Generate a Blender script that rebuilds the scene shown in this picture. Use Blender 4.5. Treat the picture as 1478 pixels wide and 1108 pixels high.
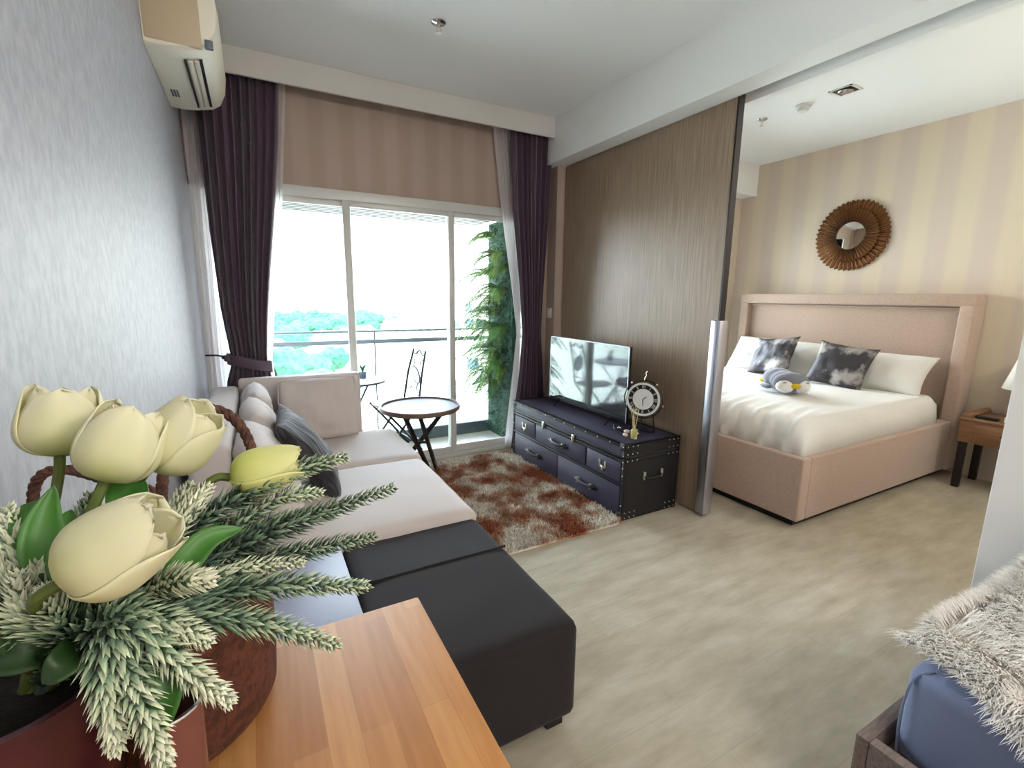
import bpy, bmesh, math, random
from mathutils import Vector, Matrix, noise
random.seed(7)
PI = math.pi
for o_ in list(bpy.data.objects): bpy.data.objects.remove(o_)
C = bpy.context.scene.collection

# ---------------------------------------------------------------- camera
F_PX, YAW, PITCH, ROLL = 677.95, -0.4993, -0.1839, 0.0111
FWD = Vector((-math.sin(YAW)*math.cos(PITCH), math.cos(YAW)*math.cos(PITCH), math.sin(PITCH)))
_r = Vector((math.cos(YAW), math.sin(YAW), 0)); _u = _r.cross(FWD)
RIGHT = math.cos(ROLL)*_r + math.sin(ROLL)*_u
UP = -math.sin(ROLL)*_r + math.cos(ROLL)*_u
EYE = Vector((0, 0, 1.4))
cam = bpy.data.cameras.new('camera'); camo = bpy.data.objects.new('camera', cam); C.objects.link(camo)
cam.sensor_width = 36; cam.lens = F_PX/1478*36; cam.clip_start = 0.02; cam.clip_end = 600
camo.matrix_world = Matrix(((RIGHT.x, UP.x, -FWD.x, EYE.x), (RIGHT.y, UP.y, -FWD.y, EYE.y), (RIGHT.z, UP.z, -FWD.z, EYE.z), (0, 0, 0, 1)))
bpy.context.scene.camera = camo
def at(px, py, d): return EYE + ((px-739)/F_PX*RIGHT + (554-py)/F_PX*UP + FWD)*d

# ---------------------------------------------------------------- world, light, exposure
sc = bpy.context.scene
sc.view_settings.view_transform = 'Standard'; sc.view_settings.look = 'None'
sc.view_settings.exposure = 0.85; sc.view_settings.gamma = 1; sc.view_settings.use_curve_mapping = False
w = bpy.data.worlds.new('World'); sc.world = w; w.use_nodes = True
nt = w.node_tree; bg = nt.nodes['Background']
tc = nt.nodes.new('ShaderNodeTexCoord'); sp = nt.nodes.new('ShaderNodeSeparateXYZ'); cr = nt.nodes.new('ShaderNodeValToRGB')
nt.links.new(tc.outputs['Generated'], sp.inputs[0]); nt.links.new(sp.outputs['Z'], cr.inputs[0]); nt.links.new(cr.outputs[0], bg.inputs[0])
cr.color_ramp.elements[0].position = 0.0; cr.color_ramp.elements[0].color = (0.93, 0.95, 0.96, 1)
cr.color_ramp.elements[1].position = 0.6; cr.color_ramp.elements[1].color = (0.62, 0.80, 1.0, 1)
bg.inputs[1].default_value = 11.0
def area(name, loc, rot, sx, sy, power, col, portal=False):
    l = bpy.data.lights.new(name, 'AREA'); l.shape = 'RECTANGLE'; l.size = sx; l.size_y = sy; l.energy = power; l.color = col
    o = bpy.data.objects.new(name, l); C.objects.link(o); o.location = loc; o.rotation_euler = rot
    if portal: l.cycles.is_portal = True
    return o
area('window_portal', (1.0, 3.80, 1.08), (-PI/2, 0, 0), 2.7, 2.16, 1, (1, 1, 1), True)
area('window_portal', (3.85, 3.80, 1.25), (-PI/2, 0, 0), 1.7, 1.9, 1, (1, 1, 1), True)
# unseen globes added as fill light: two behind the camera, one in the bedroom
def globe(loc, power, col, r=.13):
    l = bpy.data.lights.new('added_fill_light', 'POINT'); l.energy = power; l.color = col; l.shadow_soft_size = r
    o = bpy.data.objects.new('added_fill_light', l); C.objects.link(o); o.location = loc
FILL_GLOBES = [(1.35, -1.0, 2.25), (1.35, -2.2, 2.25), (3.9, -.1, 2.35)]
for g_, pw, co in zip(FILL_GLOBES, (40, 26, 23), ((1, .95, .90), (1, .95, .90), (1, .93, .84))): globe(g_, pw, co)

# ---------------------------------------------------------------- helpers
def lin(h):
    h = h.lstrip('#'); v = [int(h[i:i+2], 16)/255 for i in (0, 2, 4)]
    return tuple((c/12.92 if c <= .04045 else ((c+.055)/1.055)**2.4) for c in v) + (1,)
def mat(name, col='#808080', rough=.6, metal=0, **k):
    """col2+scale: noise mix; stripes; bump; sheen; emis; trans"""
    m = bpy.data.materials.new(name); m.use_nodes = True; n = m.node_tree.nodes; L = m.node_tree.links
    b = n['Principled BSDF']; b.inputs['Roughness'].default_value = rough; b.inputs['Metallic'].default_value = metal
    c1 = lin(col) if isinstance(col, str) else col
    b.inputs['Base Color'].default_value = c1
    if 'spec' in k: b.inputs['Specular IOR Level'].default_value = k['spec']
    if 'coat' in k: b.inputs['Coat Weight'].default_value = k['coat']; b.inputs['Coat Roughness'].default_value = .1
    if 'sheen' in k: b.inputs['Sheen Weight'].default_value = k['sheen']; b.inputs['Sheen Roughness'].default_value = .5
    if 'trans' in k: b.inputs['Transmission Weight'].default_value = k['trans']; b.inputs['IOR'].default_value = k.get('ior', 1.45)
    if 'sss' in k: b.inputs['Subsurface Weight'].default_value = k['sss']; b.inputs['Subsurface Radius'].default_value = (.02, .015, .008); b.inputs['Subsurface Scale'].default_value = .5
    geo = n.new('ShaderNodeNewGeometry') if not k.get('local') else n.new('ShaderNodeTexCoord')
    pos = geo.outputs['Position'] if not k.get('local') else geo.outputs['Object']
    def noise_(scale, stretch=(1, 1, 1), detail=3, rough_=.55):
        mp = n.new('ShaderNodeMapping'); mp.inputs['Scale'].default_value = stretch; L.new(pos, mp.inputs[0])
        t = n.new('ShaderNodeTexNoise'); t.inputs['Scale'].default_value = scale; t.inputs['Detail'].default_value = detail; t.inputs['Roughness'].default_value = rough_
        L.new(mp.outputs[0], t.inputs['Vector']); return t.outputs['Fac']
    last = None
    if 'col2' in k:
        f = noise_(k.get('scale', 8), k.get('stretch', (1, 1, 1)), k.get('detail', 3))
        r = n.new('ShaderNodeValToRGB'); r.color_ramp.elements[0].position = k.get('lo', .4); r.color_ramp.elements[1].position = k.get('hi', .6)
        r.color_ramp.elements[0].color = c1; r.color_ramp.elements[1].color = lin(k['col2'])
        if 'col3' in k: e = r.color_ramp.elements.new((k.get('lo', .4)+k.get('hi', .6))/2); e.color = lin(k['col3'])
        L.new(f, r.inputs[0]); last = r.outputs[0]
    if 'attr' in k:
        a = n.new('ShaderNodeAttribute'); a.attribute_name = 'shade'
        r = n.new('ShaderNodeValToRGB'); cs = k['attr']
        r.color_ramp.elements[0].color = lin(cs[0][1]); r.color_ramp.elements[0].position = cs[0][0]
        r.color_ramp.elements[1].color = lin(cs[-1][1]); r.color_ramp.elements[1].position = cs[-1][0]
        for p_, c_ in cs[1:-1]: e = r.color_ramp.elements.new(p_); e.color = lin(c_)
        L.new(a.outputs['Fac'], r.inputs[0]); last = r.outputs[0]
    if last: L.new(last, b.inputs['Base Color'])
    if 'bump' in k:
        bs, bst, bd = k['bump'][:3]; st = k['bump'][3] if len(k['bump']) > 3 else (1, 1, 1)
        f = noise_(bs, st, 4)
        bp = n.new('ShaderNodeBump'); bp.inputs['Strength'].default_value = bst; bp.inputs['Distance'].default_value = bd
        L.new(f, bp.inputs['Height']); L.new(bp.outputs[0], b.inputs['Normal'])
    m['pos'] = 1
    return m
def nodes_of(m): return m.node_tree.nodes, m.node_tree.links, m.node_tree.nodes['Principled BSDF']
def stripe_mat(name, axis, c1, c2, period, rough=.7):
    m = mat(name, c1, rough); n, L, b = nodes_of(m)
    g = n.new('ShaderNodeNewGeometry'); s = n.new('ShaderNodeSeparateXYZ'); L.new(g.outputs['Position'], s.inputs[0])
    mu = n.new('ShaderNodeMath'); mu.operation = 'MULTIPLY'; mu.inputs[1].default_value = 2*PI/period; L.new(s.outputs[axis], mu.inputs[0])
    si = n.new('ShaderNodeMath'); si.operation = 'SINE'; L.new(mu.outputs[0], si.inputs[0])
    mr = n.new('ShaderNodeMapRange'); mr.inputs[1].default_value = -.45; mr.inputs[2].default_value = .45; L.new(si.outputs[0], mr.inputs[0])
    # vertical brush marks running inside the stripes
    mp = n.new('ShaderNodeMapping'); mp.inputs['Scale'].default_value = (1, 1, .06); L.new(g.outputs['Position'], mp.inputs[0])
    tn = n.new('ShaderNodeTexNoise'); tn.inputs['Scale'].default_value = 45; L.new(mp.outputs[0], tn.inputs['Vector'])
    ad = n.new('ShaderNodeMath'); ad.operation = 'MULTIPLY_ADD'; ad.inputs[1].default_value = .7; L.new(tn.outputs['Fac'], ad.inputs[0])
    sb = n.new('ShaderNodeMath'); sb.operation = 'SUBTRACT'; sb.inputs[1].default_value = .35; L.new(mr.outputs[0], sb.inputs[0]); L.new(sb.outputs[0], ad.inputs[2])
    mx = n.new('ShaderNodeMix'); mx.data_type = 'RGBA'; mx.inputs[6].default_value = lin(c1); mx.inputs[7].default_value = lin(c2)
    L.new(ad.outputs[0], mx.inputs[0]); L.new(mx.outputs[2], b.inputs['Base Color'])
    return m

class MB:
    def __init__(s): s.v = []; s.f = []; s.sh = []
    def add(s, vs, fs, sh=None):
        o = len(s.v); s.v += [tuple(v) for v in vs]; s.f += [tuple(i+o for i in f) for f in fs]
        s.sh += (sh if isinstance(sh, list) else [0 if sh is None else sh]*len(vs))
    def box(s, a, b, bev=0, seg=2, M=None, R=None):
        a = Vector(a); b = Vector(b); lo = Vector([min(a[i], b[i]) for i in range(3)]); hi = Vector([max(a[i], b[i]) for i in range(3)])
        bm = bmesh.new(); bmesh.ops.create_cube(bm, size=1)
        c = (lo+hi)/2; d = hi-lo
        for v in bm.verts: v.co = Vector((v.co.x*d.x, v.co.y*d.y, v.co.z*d.z))
        if bev > 0:
            bev = min(bev, min(d)*.49)
            bmesh.ops.bevel(bm, geom=list(bm.edges), offset=bev, segments=seg, profile=.5, affect='EDGES')
        for v in bm.verts:
            p = v.co
            if R is not None: p = R @ p
            p = p + c
            v.co = M @ p if M is not None else p
        bm.verts.ensure_lookup_table(); bm.verts.index_update()
        s.add([v.co for v in bm.verts], [[v.index for v in f.verts] for f in bm.faces]); bm.free(); return s
    def tube(s, pts, r, n=8, closed=False, cap=True, sh=None):
        pts = [Vector(p) for p in pts]; N = len(pts); rs = r if isinstance(r, (list, tuple)) else [r]*N
        vs = []; prev = None; shs = []
        for i, p in enumerate(pts):
            a = pts[(i-1) % N] if (closed or i > 0) else p; b = pts[(i+1) % N] if (closed or i < N-1) else p
            t = (b-a); t = t.normalized() if t.length > 1e-9 else Vector((0, 0, 1))
            if prev is None:
                q = Vector((0, 0, 1)) if abs(t.z) < .9 else Vector((1, 0, 0)); x = t.cross(q).normalized()
            else:
                x = prev - t*prev.dot(t); x = x.normalized() if x.length > 1e-9 else prev
            prev = x; y = t.cross(x)
            for k in range(n): vs.append(p + (x*math.cos(2*PI*k/n)+y*math.sin(2*PI*k/n))*rs[i]); shs.append(sh[i] if isinstance(sh, list) else (sh or 0))
        fs = []
        for i in range(N if closed else N-1):
            j = (i+1) % N
            for k in range(n): fs.append((i*n+k, i*n+(k+1) % n, j*n+(k+1) % n, j*n+k))
        if cap and not closed: fs.append(tuple(range(n-1, -1, -1))); fs.append(tuple((N-1)*n+k for k in range(n)))
        s.add(vs, fs, shs); return s
    def lathe(s, prof, n=32, c=(0, 0, 0), M=None, cap=True):
        vs = []; fs = []; c = Vector(c)
        for r, z in prof:
            for k in range(n):
                p = Vector((r*math.cos(2*PI*k/n), r*math.sin(2*PI*k/n), z)); p = (M @ p) if M is not None else p
                vs.append(p+c)
        for i in range(len(prof)-1):
            for k in range(n): fs.append((i*n+k, i*n+(k+1) % n, (i+1)*n+(k+1) % n, (i+1)*n+k))
        if cap: fs.append(tuple(range(n-1, -1, -1))); fs.append(tuple((len(prof)-1)*n+k for k in range(n)))
        s.add(vs, fs); return s
    def ball(s, c, r, n=10, M=None, sq=(1, 1, 1)):
        m = n//2+1; prof = [(max(1e-4, math.sin(PI*i/m)), -math.cos(PI*i/m)) for i in range(m+1)]
        r = (r, r, r) if not isinstance(r, (tuple, list)) else r
        S = Matrix.Diagonal(Vector(r)); S = (M @ S) if M is not None else S
        s.lathe(prof, n, c, S); return s
    def grid(s, fn, nu, nv, closed_u=False, sh=None):
        vs = []; shs = []
        for j in range(nv+1):
            for i in range(nu+(0 if closed_u else 1)):
                vs.append(fn(i/nu, j/nv)); shs.append(sh(i/nu, j/nv) if sh else 0)
        W_ = nu if closed_u else nu+1; fs = []
        for j in range(nv):
            for i in range(nu):
                a = j*W_+i; b = j*W_+(i+1) % W_ if closed_u else j*W_+i+1
                fs.append((a, b, b+W_, a+W_))
        s.add(vs, fs, shs); return s
    def build(s, name, m, parent=None, smooth=False, attr=False):
        me = bpy.data.meshes.new(name); me.from_pydata(s.v, [], s.f); me.update()
        bm = bmesh.new(); bm.from_mesh(me); bmesh.ops.recalc_face_normals(bm, faces=bm.faces); bm.to_mesh(me); bm.free()
        if smooth:
            me.polygons.foreach_set('use_smooth', [True]*len(me.polygons))
            if smooth != 'all':
                try: me.set_sharp_from_angle(angle=math.radians(38))
                except Exception: pass
        if attr:
            a = me.attributes.new('shade', 'FLOAT', 'POINT'); a.data.foreach_set('value', s.sh)
        me.materials.append(m); o = bpy.data.objects.new(name, me); C.objects.link(o)
        if parent is not None:
            o.parent = parent; o.matrix_parent_inverse = WM(parent).inverted()
        return o
def WM(o):
    m = Matrix.LocRotScale(o.location, o.rotation_euler, o.scale)
    if o.parent is not None: m = WM(o.parent) @ o.matrix_parent_inverse @ m
    return m
def tag(o, label, cat, group=None, kind=None):
    o['label'] = label
    if cat: o['category'] = cat
    if group: o['group'] = group
    if kind: o['kind'] = kind
    return o
def thing(name, label, cat, loc=(0, 0, 0), rz=0, group=None):
    o = bpy.data.objects.new(name, None); C.objects.link(o); o.location = loc; o.rotation_euler = (0, 0, rz)
    o.empty_display_size = .05
    return tag(o, label, cat, group)
def struct(name, mb, m, label=None, smooth=False, parent=None):
    o = mb.build(name, m, parent, smooth); o['kind'] = 'structure'
    if label: o['label'] = label
    return o
def copy_tree(o, parent=None):
    c = o.copy(); C.objects.link(c)
    if parent is not None: c.parent = parent
    for ch in [x for x in o.children]: copy_tree(ch, c)
    return c
def rot_to(d, up=(0, 0, 1)):
    d = Vector(d).normalized(); u = Vector(up)
    x = u.cross(d)
    if x.length < 1e-4: x = Vector((1, 0, 0))
    x.normalize(); y = d.cross(x)
    return Matrix((x, y, d)).transposed()
def spline(P, n):
    P = [Vector(p) for p in P]; out = []
    Q = [2*P[0]-P[1]] + P + [2*P[-1]-P[-2]]
    for i in range(len(P)-1):
        a, b, c, d = Q[i:i+4]
        for k in range(n):
            t = k/n; out.append(.5*((2*b)+(c-a)*t+(2*a-5*b+4*c-d)*t*t+(3*b-3*c+d-a)*t**3))
    out.append(P[-1]); return out
def sd(x): return -1 if x < 0 else 1
def cushion(mb, w, h, t, M, n=26, pw=2.6, wr=.006, seed=0, pinch=.06, k=0):
    """soft cushion: w x h outline with pulled corners, thickness t, placed by 4x4 M (local z = thickness)"""
    def P(u, v, s):
        a, b = u*2-1, v*2-1
        x = a*w/2*(1-pinch*(1-b*b)*(abs(a)**4))*math.sqrt(1-k*b*b/2)
        y = b*h/2*(1-pinch*(1-a*a)*(abs(b)**4))*math.sqrt(1-k*a*a/2)
        e = max(0, (1-abs(a)**pw))**.5*max(0, (1-abs(b)**pw))**.5
        nz = noise.noise(Vector((a*2.2+seed*7, b*2.2, s*3+seed)))*wr*2 + abs(noise.noise(Vector((a*5+seed, b*1.5+seed*3, s))))*wr
        z = s*(t/2*e) + (nz*e)
        return M @ Vector((x, y, z))
    mb.grid(lambda u, v: P(u, v, 1), n, n); mb.grid(lambda u, v: P(1-u, v, -1), n, n)
    return mb
def weld(o, d=.0005):
    bm = bmesh.new(); bm.from_mesh(o.data); bmesh.ops.remove_doubles(bm, verts=bm.verts, dist=d); bmesh.ops.recalc_face_normals(bm, faces=bm.faces); bm.to_mesh(o.data); bm.free(); return o
def TR(loc, eul=(0, 0, 0)):
    from mathutils import Euler
    return Matrix.Translation(loc) @ Euler(eul).to_matrix().to_4x4()
def B(name, a, b, m, parent=None, bev=0, seg=2, smooth=None):
    mb = MB(); mb.box(a, b, bev, seg); return mb.build(name, m, parent, (bev > 0) if smooth is None else smooth)

# ---------------------------------------------------------------- materials
M = {}
M['ceil'] = mat('ceiling_paint', '#ecece9', .85)
M['wall_white'] = mat('white_paint', '#d6d2cc', .8)
M['paper_left'] = mat('silver_wallpaper', '#b6b8c0', .55, .0, col2='#a4a5b0', scale=60, stretch=(1, 1, .5), lo=.35, hi=.65, bump=(420, .25, .001))
M['paper_win'] = stripe_mat('striped_wallpaper_window', 'X', '#b29e92', '#ab9788', .21)
M['paper_bed'] = stripe_mat('striped_wallpaper_bedroom', 'Y', '#d8c9b2', '#d0c0b1', .30)
M['frame'] = mat('white_aluminium', '#cfcfca', .4, .1)
M['chrome'] = mat('polished_metal', '#cfcfd2', .18, 1)
M['brush'] = mat('brushed_aluminium', '#b9b9c2', .3, .9)
M['brass'] = mat('pale_nickel', '#d8d2c0', .28, .9)
M['black'] = mat('black_plastic', '#0c0c0e', .4)
M['blackm'] = mat('black_metal', '#161311', .45, .3)
M['black_gloss'] = mat('screen_glass', '#05060a', .06, 0, spec=1.0, coat=.6)
M['curtain'] = mat('plum_satin', '#4a3545', .42, 0, sheen=.35, bump=(180, .12, .001))
def make_sheer():
    m = mat('sheer_voile', '#f2ecec', .8); n, L, b = nodes_of(m)
    out = n['Material Output']; tr = n.new('ShaderNodeBsdfTranslucent'); tr.inputs[0].default_value = (.9, .86, .88, 1)
    tp = n.new('ShaderNodeBsdfTransparent'); a = n.new('ShaderNodeMixShader'); a.inputs[0].default_value = .5
    L.new(b.outputs[0], a.inputs[1]); L.new(tr.outputs[0], a.inputs[2]); c = n.new('ShaderNodeMixShader'); c.inputs[0].default_value = .22
    L.new(a.outputs[0], c.inputs[1]); L.new(tp.outputs[0], c.inputs[2]); L.new(c.outputs[0], out.inputs[0]); return m
M['sheer'] = make_sheer()
def glass_pane():
    m = bpy.data.materials.new('window_glass'); m.use_nodes = True; n = m.node_tree.nodes; L = m.node_tree.links
    n.remove(n['Principled BSDF']); t = n.new('ShaderNodeBsdfTransparent'); t.inputs[0].default_value = (.97, .985, .98, 1)
    g = n.new('ShaderNodeBsdfGlossy'); g.inputs['Roughness'].default_value = .02; f = n.new('ShaderNodeFresnel'); f.inputs[0].default_value = 1.4
    x = n.new('ShaderNodeMixShader'); L.new(f.outputs[0], x.inputs[0]); L.new(t.outputs[0], x.inputs[1]); L.new(g.outputs[0], x.inputs[2]); L.new(x.outputs[0], n['Material Output'].inputs[0]); return m
M['glass'] = glass_pane()
M['cream'] = mat('cream_linen', '#cdc2bc', .9, 0, sheen=.2, bump=(600, .2, .001))
M['char'] = mat('charcoal_fabric', '#1f1819', .9, 0, sheen=.05, bump=(500, .3, .001))
M['greybench'] = mat('blue_grey_leatherette', '#8d91a6', .45)
M['darkcush'] = mat('dark_grey_pleated', '#38343a', .75, 0, sheen=.15, local=True, col2='#17141a', scale=9, stretch=(6, .8, 1), lo=.42, hi=.55, bump=(9, .9, .012, (6, .8, 1)))
M['bedfab'] = mat('dusty_pink_upholstery', '#b9a08f', .9, 0, sheen=.3, col2='#b39a89', scale=60, bump=(400, .25, .001))
M['duvet'] = mat('white_cotton', '#e6e3dc', .9, 0, sheen=.1, bump=(7, .25, .02))
M['pillow'] = mat('pillow_cotton', '#e2ded6', .9, bump=(9, .3, .012))
M['leather'] = mat('navy_leather', '#343046', .6, 0, bump=(300, .15, .001))
M['leather_d'] = mat('black_leather', '#0b090e', .6, 0, bump=(300, .2, .001))
M['darkwood'] = mat('dark_stained_wood', '#1b1210', .45)
M['tablewood'] = mat('brown_wood', '#6a5348', .5)
M['nwood'] = mat('nightstand_wood', '#946c4c', .45, 0, col2='#835d40', scale=10, stretch=(6, .6, 6))
M['daywood'] = mat('grey_brown_laminate', '#7b6c63', .55, 0, col2='#6a5b54', scale=14, stretch=(1, 8, 8))
M['bluefab'] = mat('slate_blue_fabric', '#7480a0', .85, 0, sheen=.3, bump=(500, .2, .001))
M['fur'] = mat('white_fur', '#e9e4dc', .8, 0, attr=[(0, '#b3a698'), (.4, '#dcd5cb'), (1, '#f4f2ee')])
M['rust'] = mat('shag_pile', '#e6dccb', .95, 0, col2='#97502f', col3='#b98e70', scale=3.2, stretch=(1.1, 1, .2), detail=10, lo=.44, hi=.59)
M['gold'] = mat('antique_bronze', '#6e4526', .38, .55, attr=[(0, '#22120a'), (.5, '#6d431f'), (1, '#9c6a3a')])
M['mirror'] = mat('mirror_glass', '#f0f0f0', .02, 1)
M['white_plastic'] = mat('white_plastic', '#d9d9d4', .5)
M['ac'] = mat('ivory_plastic', '#efe9d6', .5)
M['ac_side'] = mat('tan_plastic', '#c9b596', .5)  # tan tone, darker than the casing
M['grey_plastic'] = mat('grey_plastic', '#6d7880', .5)
M['rope'] = mat('brown_rope', '#6a4636', .9, 0, col2='#4a2e26', scale=120, bump=(300, .5, .002))
M['basket'] = mat('cork_brown', '#5f3220', .9, 0, col2='#43200f', scale=90, bump=(220, .6, .003))
M['pot'] = mat('maroon_ceramic', '#4e2028', .35, 0, col2='#3c161c', scale=9)
M['copper'] = mat('copper_pink', '#8b5e58', .25, .5)
M['petal'] = mat('tulip_petal', '#e9e5b4', .6, 0, sss=.25, attr=[(0, '#bcbf68'), (.3, '#d8d39e'), (1, '#e4debb')])
M['petal_y'] = mat('tulip_petal_yellow', '#dfe070', .6, 0, sss=.25, attr=[(0, '#b4bf58'), (.4, '#cfd27c'), (1, '#e2dea0')])
M['stem'] = mat('tulip_stem', '#5c6a2c', .6)
M['leaf'] = mat('tulip_leaf', '#3f7524', .45, 0, col2='#2b571b', scale=18, stretch=(1, 1, .3))
M['leaf_dark'] = mat('dark_leaf', '#26401a', .5)
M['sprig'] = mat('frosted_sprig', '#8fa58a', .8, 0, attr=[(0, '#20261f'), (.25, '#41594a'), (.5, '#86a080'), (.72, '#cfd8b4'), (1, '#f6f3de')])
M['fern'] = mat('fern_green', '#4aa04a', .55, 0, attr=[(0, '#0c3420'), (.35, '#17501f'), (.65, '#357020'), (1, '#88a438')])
M['fern_back'] = mat('green_mat', '#0f4034', .8, 0, col2='#1c5a44', scale=25, bump=(60, .8, .02))
M['balcony'] = mat('balcony_tile', '#c4bfb6', .6)
M['curb'] = mat('dark_curb', '#3d4a50', .6)
M['tree'] = mat('distant_foliage', '#2a5e48', .9, 0, col2='#3f7c5a', scale=1.2, detail=6, bump=(1.5, 1, .5))
M['land'] = mat('distant_land', '#d6d1c4', .95, 0, col2='#b9bda6', scale=.05, detail=8, lo=.42, hi=.6)
M['bld'] = mat('pale_render', '#e0dbd0', .9)
M['roof'] = mat('terracotta_roof', '#8a5a48', .9)
M['winblue'] = mat('blue_window', '#2c4660', .3)
M['plushg'] = mat('grey_plush', '#7a7c8a', .95, 0, sheen=.4)
M['plushw'] = mat('white_plush', '#e8e6e2', .95, 0, sheen=.4)
M['yellow'] = mat('yellow_felt', '#d9b92e', .9)
M['reed'] = mat('reed', '#d8cf9a', .8)
M['bottle'] = mat('diffuser_glass', '#e8e4a0', .1, 0, trans=.6)
M['shell'] = mat('shell', '#caa791', .5, 0, col2='#e8ddd2', scale=60, local=True)
M['seqcush'] = mat('sequin_grey', '#3b373a', .45, .2, local=True, col2='#a8a29e', scale=5, detail=8, lo=.52, hi=.62, bump=(90, .4, .004))
M['shade'] = mat('lamp_shade', '#ece6d8', .8)
M['tiles'] = mat('mosaic', '#8a93a0', .5, col2='#c9cdd2', scale=40)

# floor: concrete look vinyl planks running along x
def floor_mat():
    m = mat('vinyl_plank_floor', '#b5ab98', .38); n, L, b = nodes_of(m)
    g = n.new('ShaderNodeNewGeometry')
    br = n.new('ShaderNodeTexBrick'); br.inputs['Scale'].default_value = 1; br.inputs['Brick Width'].default_value = 1.2; br.inputs['Row Height'].default_value = .19
    br.inputs['Mortar Size'].default_value = .0012; br.inputs['Color1'].default_value = (.40, .40, .40, 1); br.inputs['Color2'].default_value = (.60, .60, .60, 1); br.inputs['Mortar'].default_value = (.0, .0, .0, 1)
    br.offset = .37; L.new(g.outputs['Position'], br.inputs['Vector'])
    mp = n.new('ShaderNodeMapping'); mp.inputs['Scale'].default_value = (1.0, 3.6, 1); L.new(g.outputs['Position'], mp.inputs[0])
    t = n.new('ShaderNodeTexNoise'); t.inputs['Scale'].default_value = 3.2; t.inputs['Detail'].default_value = 9; t.inputs['Roughness'].default_value = .62; L.new(mp.outputs[0], t.inputs['Vector'])
    r = n.new('ShaderNodeValToRGB'); e = r.color_ramp.elements; e[0].position = .33; e[0].color = lin('#a0957f'); e[1].position = .68; e[1].color = lin('#c6bfad')
    x = e.new(.5); x.color = lin('#b4aa96')
    mx = n.new('ShaderNodeMix'); mx.data_type = 'FLOAT'; mx.inputs[0].default_value = .22; L.new(t.outputs['Fac'], mx.inputs[2]); L.new(br.outputs['Color'], mx.inputs[3])
    L.new(mx.outputs[0], r.inputs[0]); L.new(r.outputs[0], b.inputs['Base Color'])
    bp = n.new('ShaderNodeBump'); bp.inputs['Strength'].default_value = .15; bp.inputs['Distance'].default_value = .004; L.new(t.outputs['Fac'], bp.inputs['Height']); L.new(bp.outputs[0], b.inputs['Normal'])
    return m
def panel_mat():
    m = mat('veneer_panel', '#8a7462', .40, 0, spec=.6); n, L, b = nodes_of(m)
    g = n.new('ShaderNodeNewGeometry'); mp = n.new('ShaderNodeMapping'); mp.inputs['Scale'].default_value = (1, 1, .035); L.new(g.outputs['Position'], mp.inputs[0])
    t = n.new('ShaderNodeTexNoise'); t.inputs['Scale'].default_value = 95; t.inputs['Detail'].default_value = 5; L.new(mp.outputs[0], t.inputs['Vector'])
    r = n.new('ShaderNodeValToRGB'); e = r.color_ramp.elements; e[0].position = .36; e[0].color = lin('#85705c'); e[1].position = .66; e[1].color = lin('#9c8670')
    L.new(t.outputs['Fac'], r.inputs[0]); L.new(r.outputs[0], b.inputs['Base Color']); return m
def butcher_mat():
    m = mat('butcher_block', '#b5763c', .5, 0, spec=.3); n, L, b = nodes_of(m)
    g = n.new('ShaderNodeNewGeometry'); mr_ = n.new('ShaderNodeMapping'); mr_.inputs['Rotation'].default_value = (0, 0, PI/2); L.new(g.outputs['Position'], mr_.inputs[0])
    br = n.new('ShaderNodeTexBrick'); br.inputs['Scale'].default_value = 1; br.inputs['Brick Width'].default_value = .34; br.inputs['Row Height'].default_value = .036; br.inputs['Mortar Size'].default_value = .0003
    br.inputs['Color1'].default_value = (.15, .15, .15, 1); br.inputs['Color2'].default_value = (.85, .85, .85, 1); br.inputs['Mortar'].default_value = (.2, .2, .2, 1); br.offset = .43; br.inputs['Bias'].default_value = 0
    L.new(mr_.outputs[0], br.inputs['Vector'])
    mp = n.new('ShaderNodeMapping'); mp.inputs['Scale'].default_value = (60, 5, 1); L.new(g.outputs['Position'], mp.inputs[0])
    t = n.new('ShaderNodeTexNoise'); t.inputs['Scale'].default_value = 2; t.inputs['Detail'].default_value = 6; L.new(mp.outputs[0], t.inputs['Vector'])
    mx = n.new('ShaderNodeMix'); mx.data_type = 'FLOAT'; mx.inputs[0].default_value = .45; L.new(br.outputs['Color'], mx.inputs[2]); L.new(t.outputs['Fac'], mx.inputs[3])
    r = n.new('ShaderNodeValToRGB'); e = r.color_ramp.elements; e[0].position = .25; e[0].color = lin('#a46c38'); e[1].position = .75; e[1].color = lin('#c8935a'); x = e.new(.5); x.color = lin('#b77d47')
    L.new(mx.outputs[0], r.inputs[0]); L.new(r.outputs[0], b.inputs['Base Color']); return m
def strand_var(m, lo, hi):
    n, L, b = nodes_of(m); src = b.inputs['Base Color'].links[0].from_socket; g = n.new('ShaderNodeNewGeometry'); mr = n.new('ShaderNodeMapRange'); mr.inputs[3].default_value = lo; mr.inputs[4].default_value = hi
    L.new(g.outputs['Random Per Island'], mr.inputs[0]); hs = n.new('ShaderNodeHueSaturation'); L.new(mr.outputs[0], hs.inputs['Value']); L.new(src, hs.inputs['Color']); L.new(hs.outputs[0], b.inputs['Base Color'])
strand_var(M['rust'], .4, 1.25); strand_var(M['fur'], .85, 1.1); strand_var(M['sprig'], .7, 1.15); strand_var(M['fern'], .6, 1.2)
M['floor'] = floor_mat(); M['panel'] = panel_mat(); M['butcher'] = butcher_mat()

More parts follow.
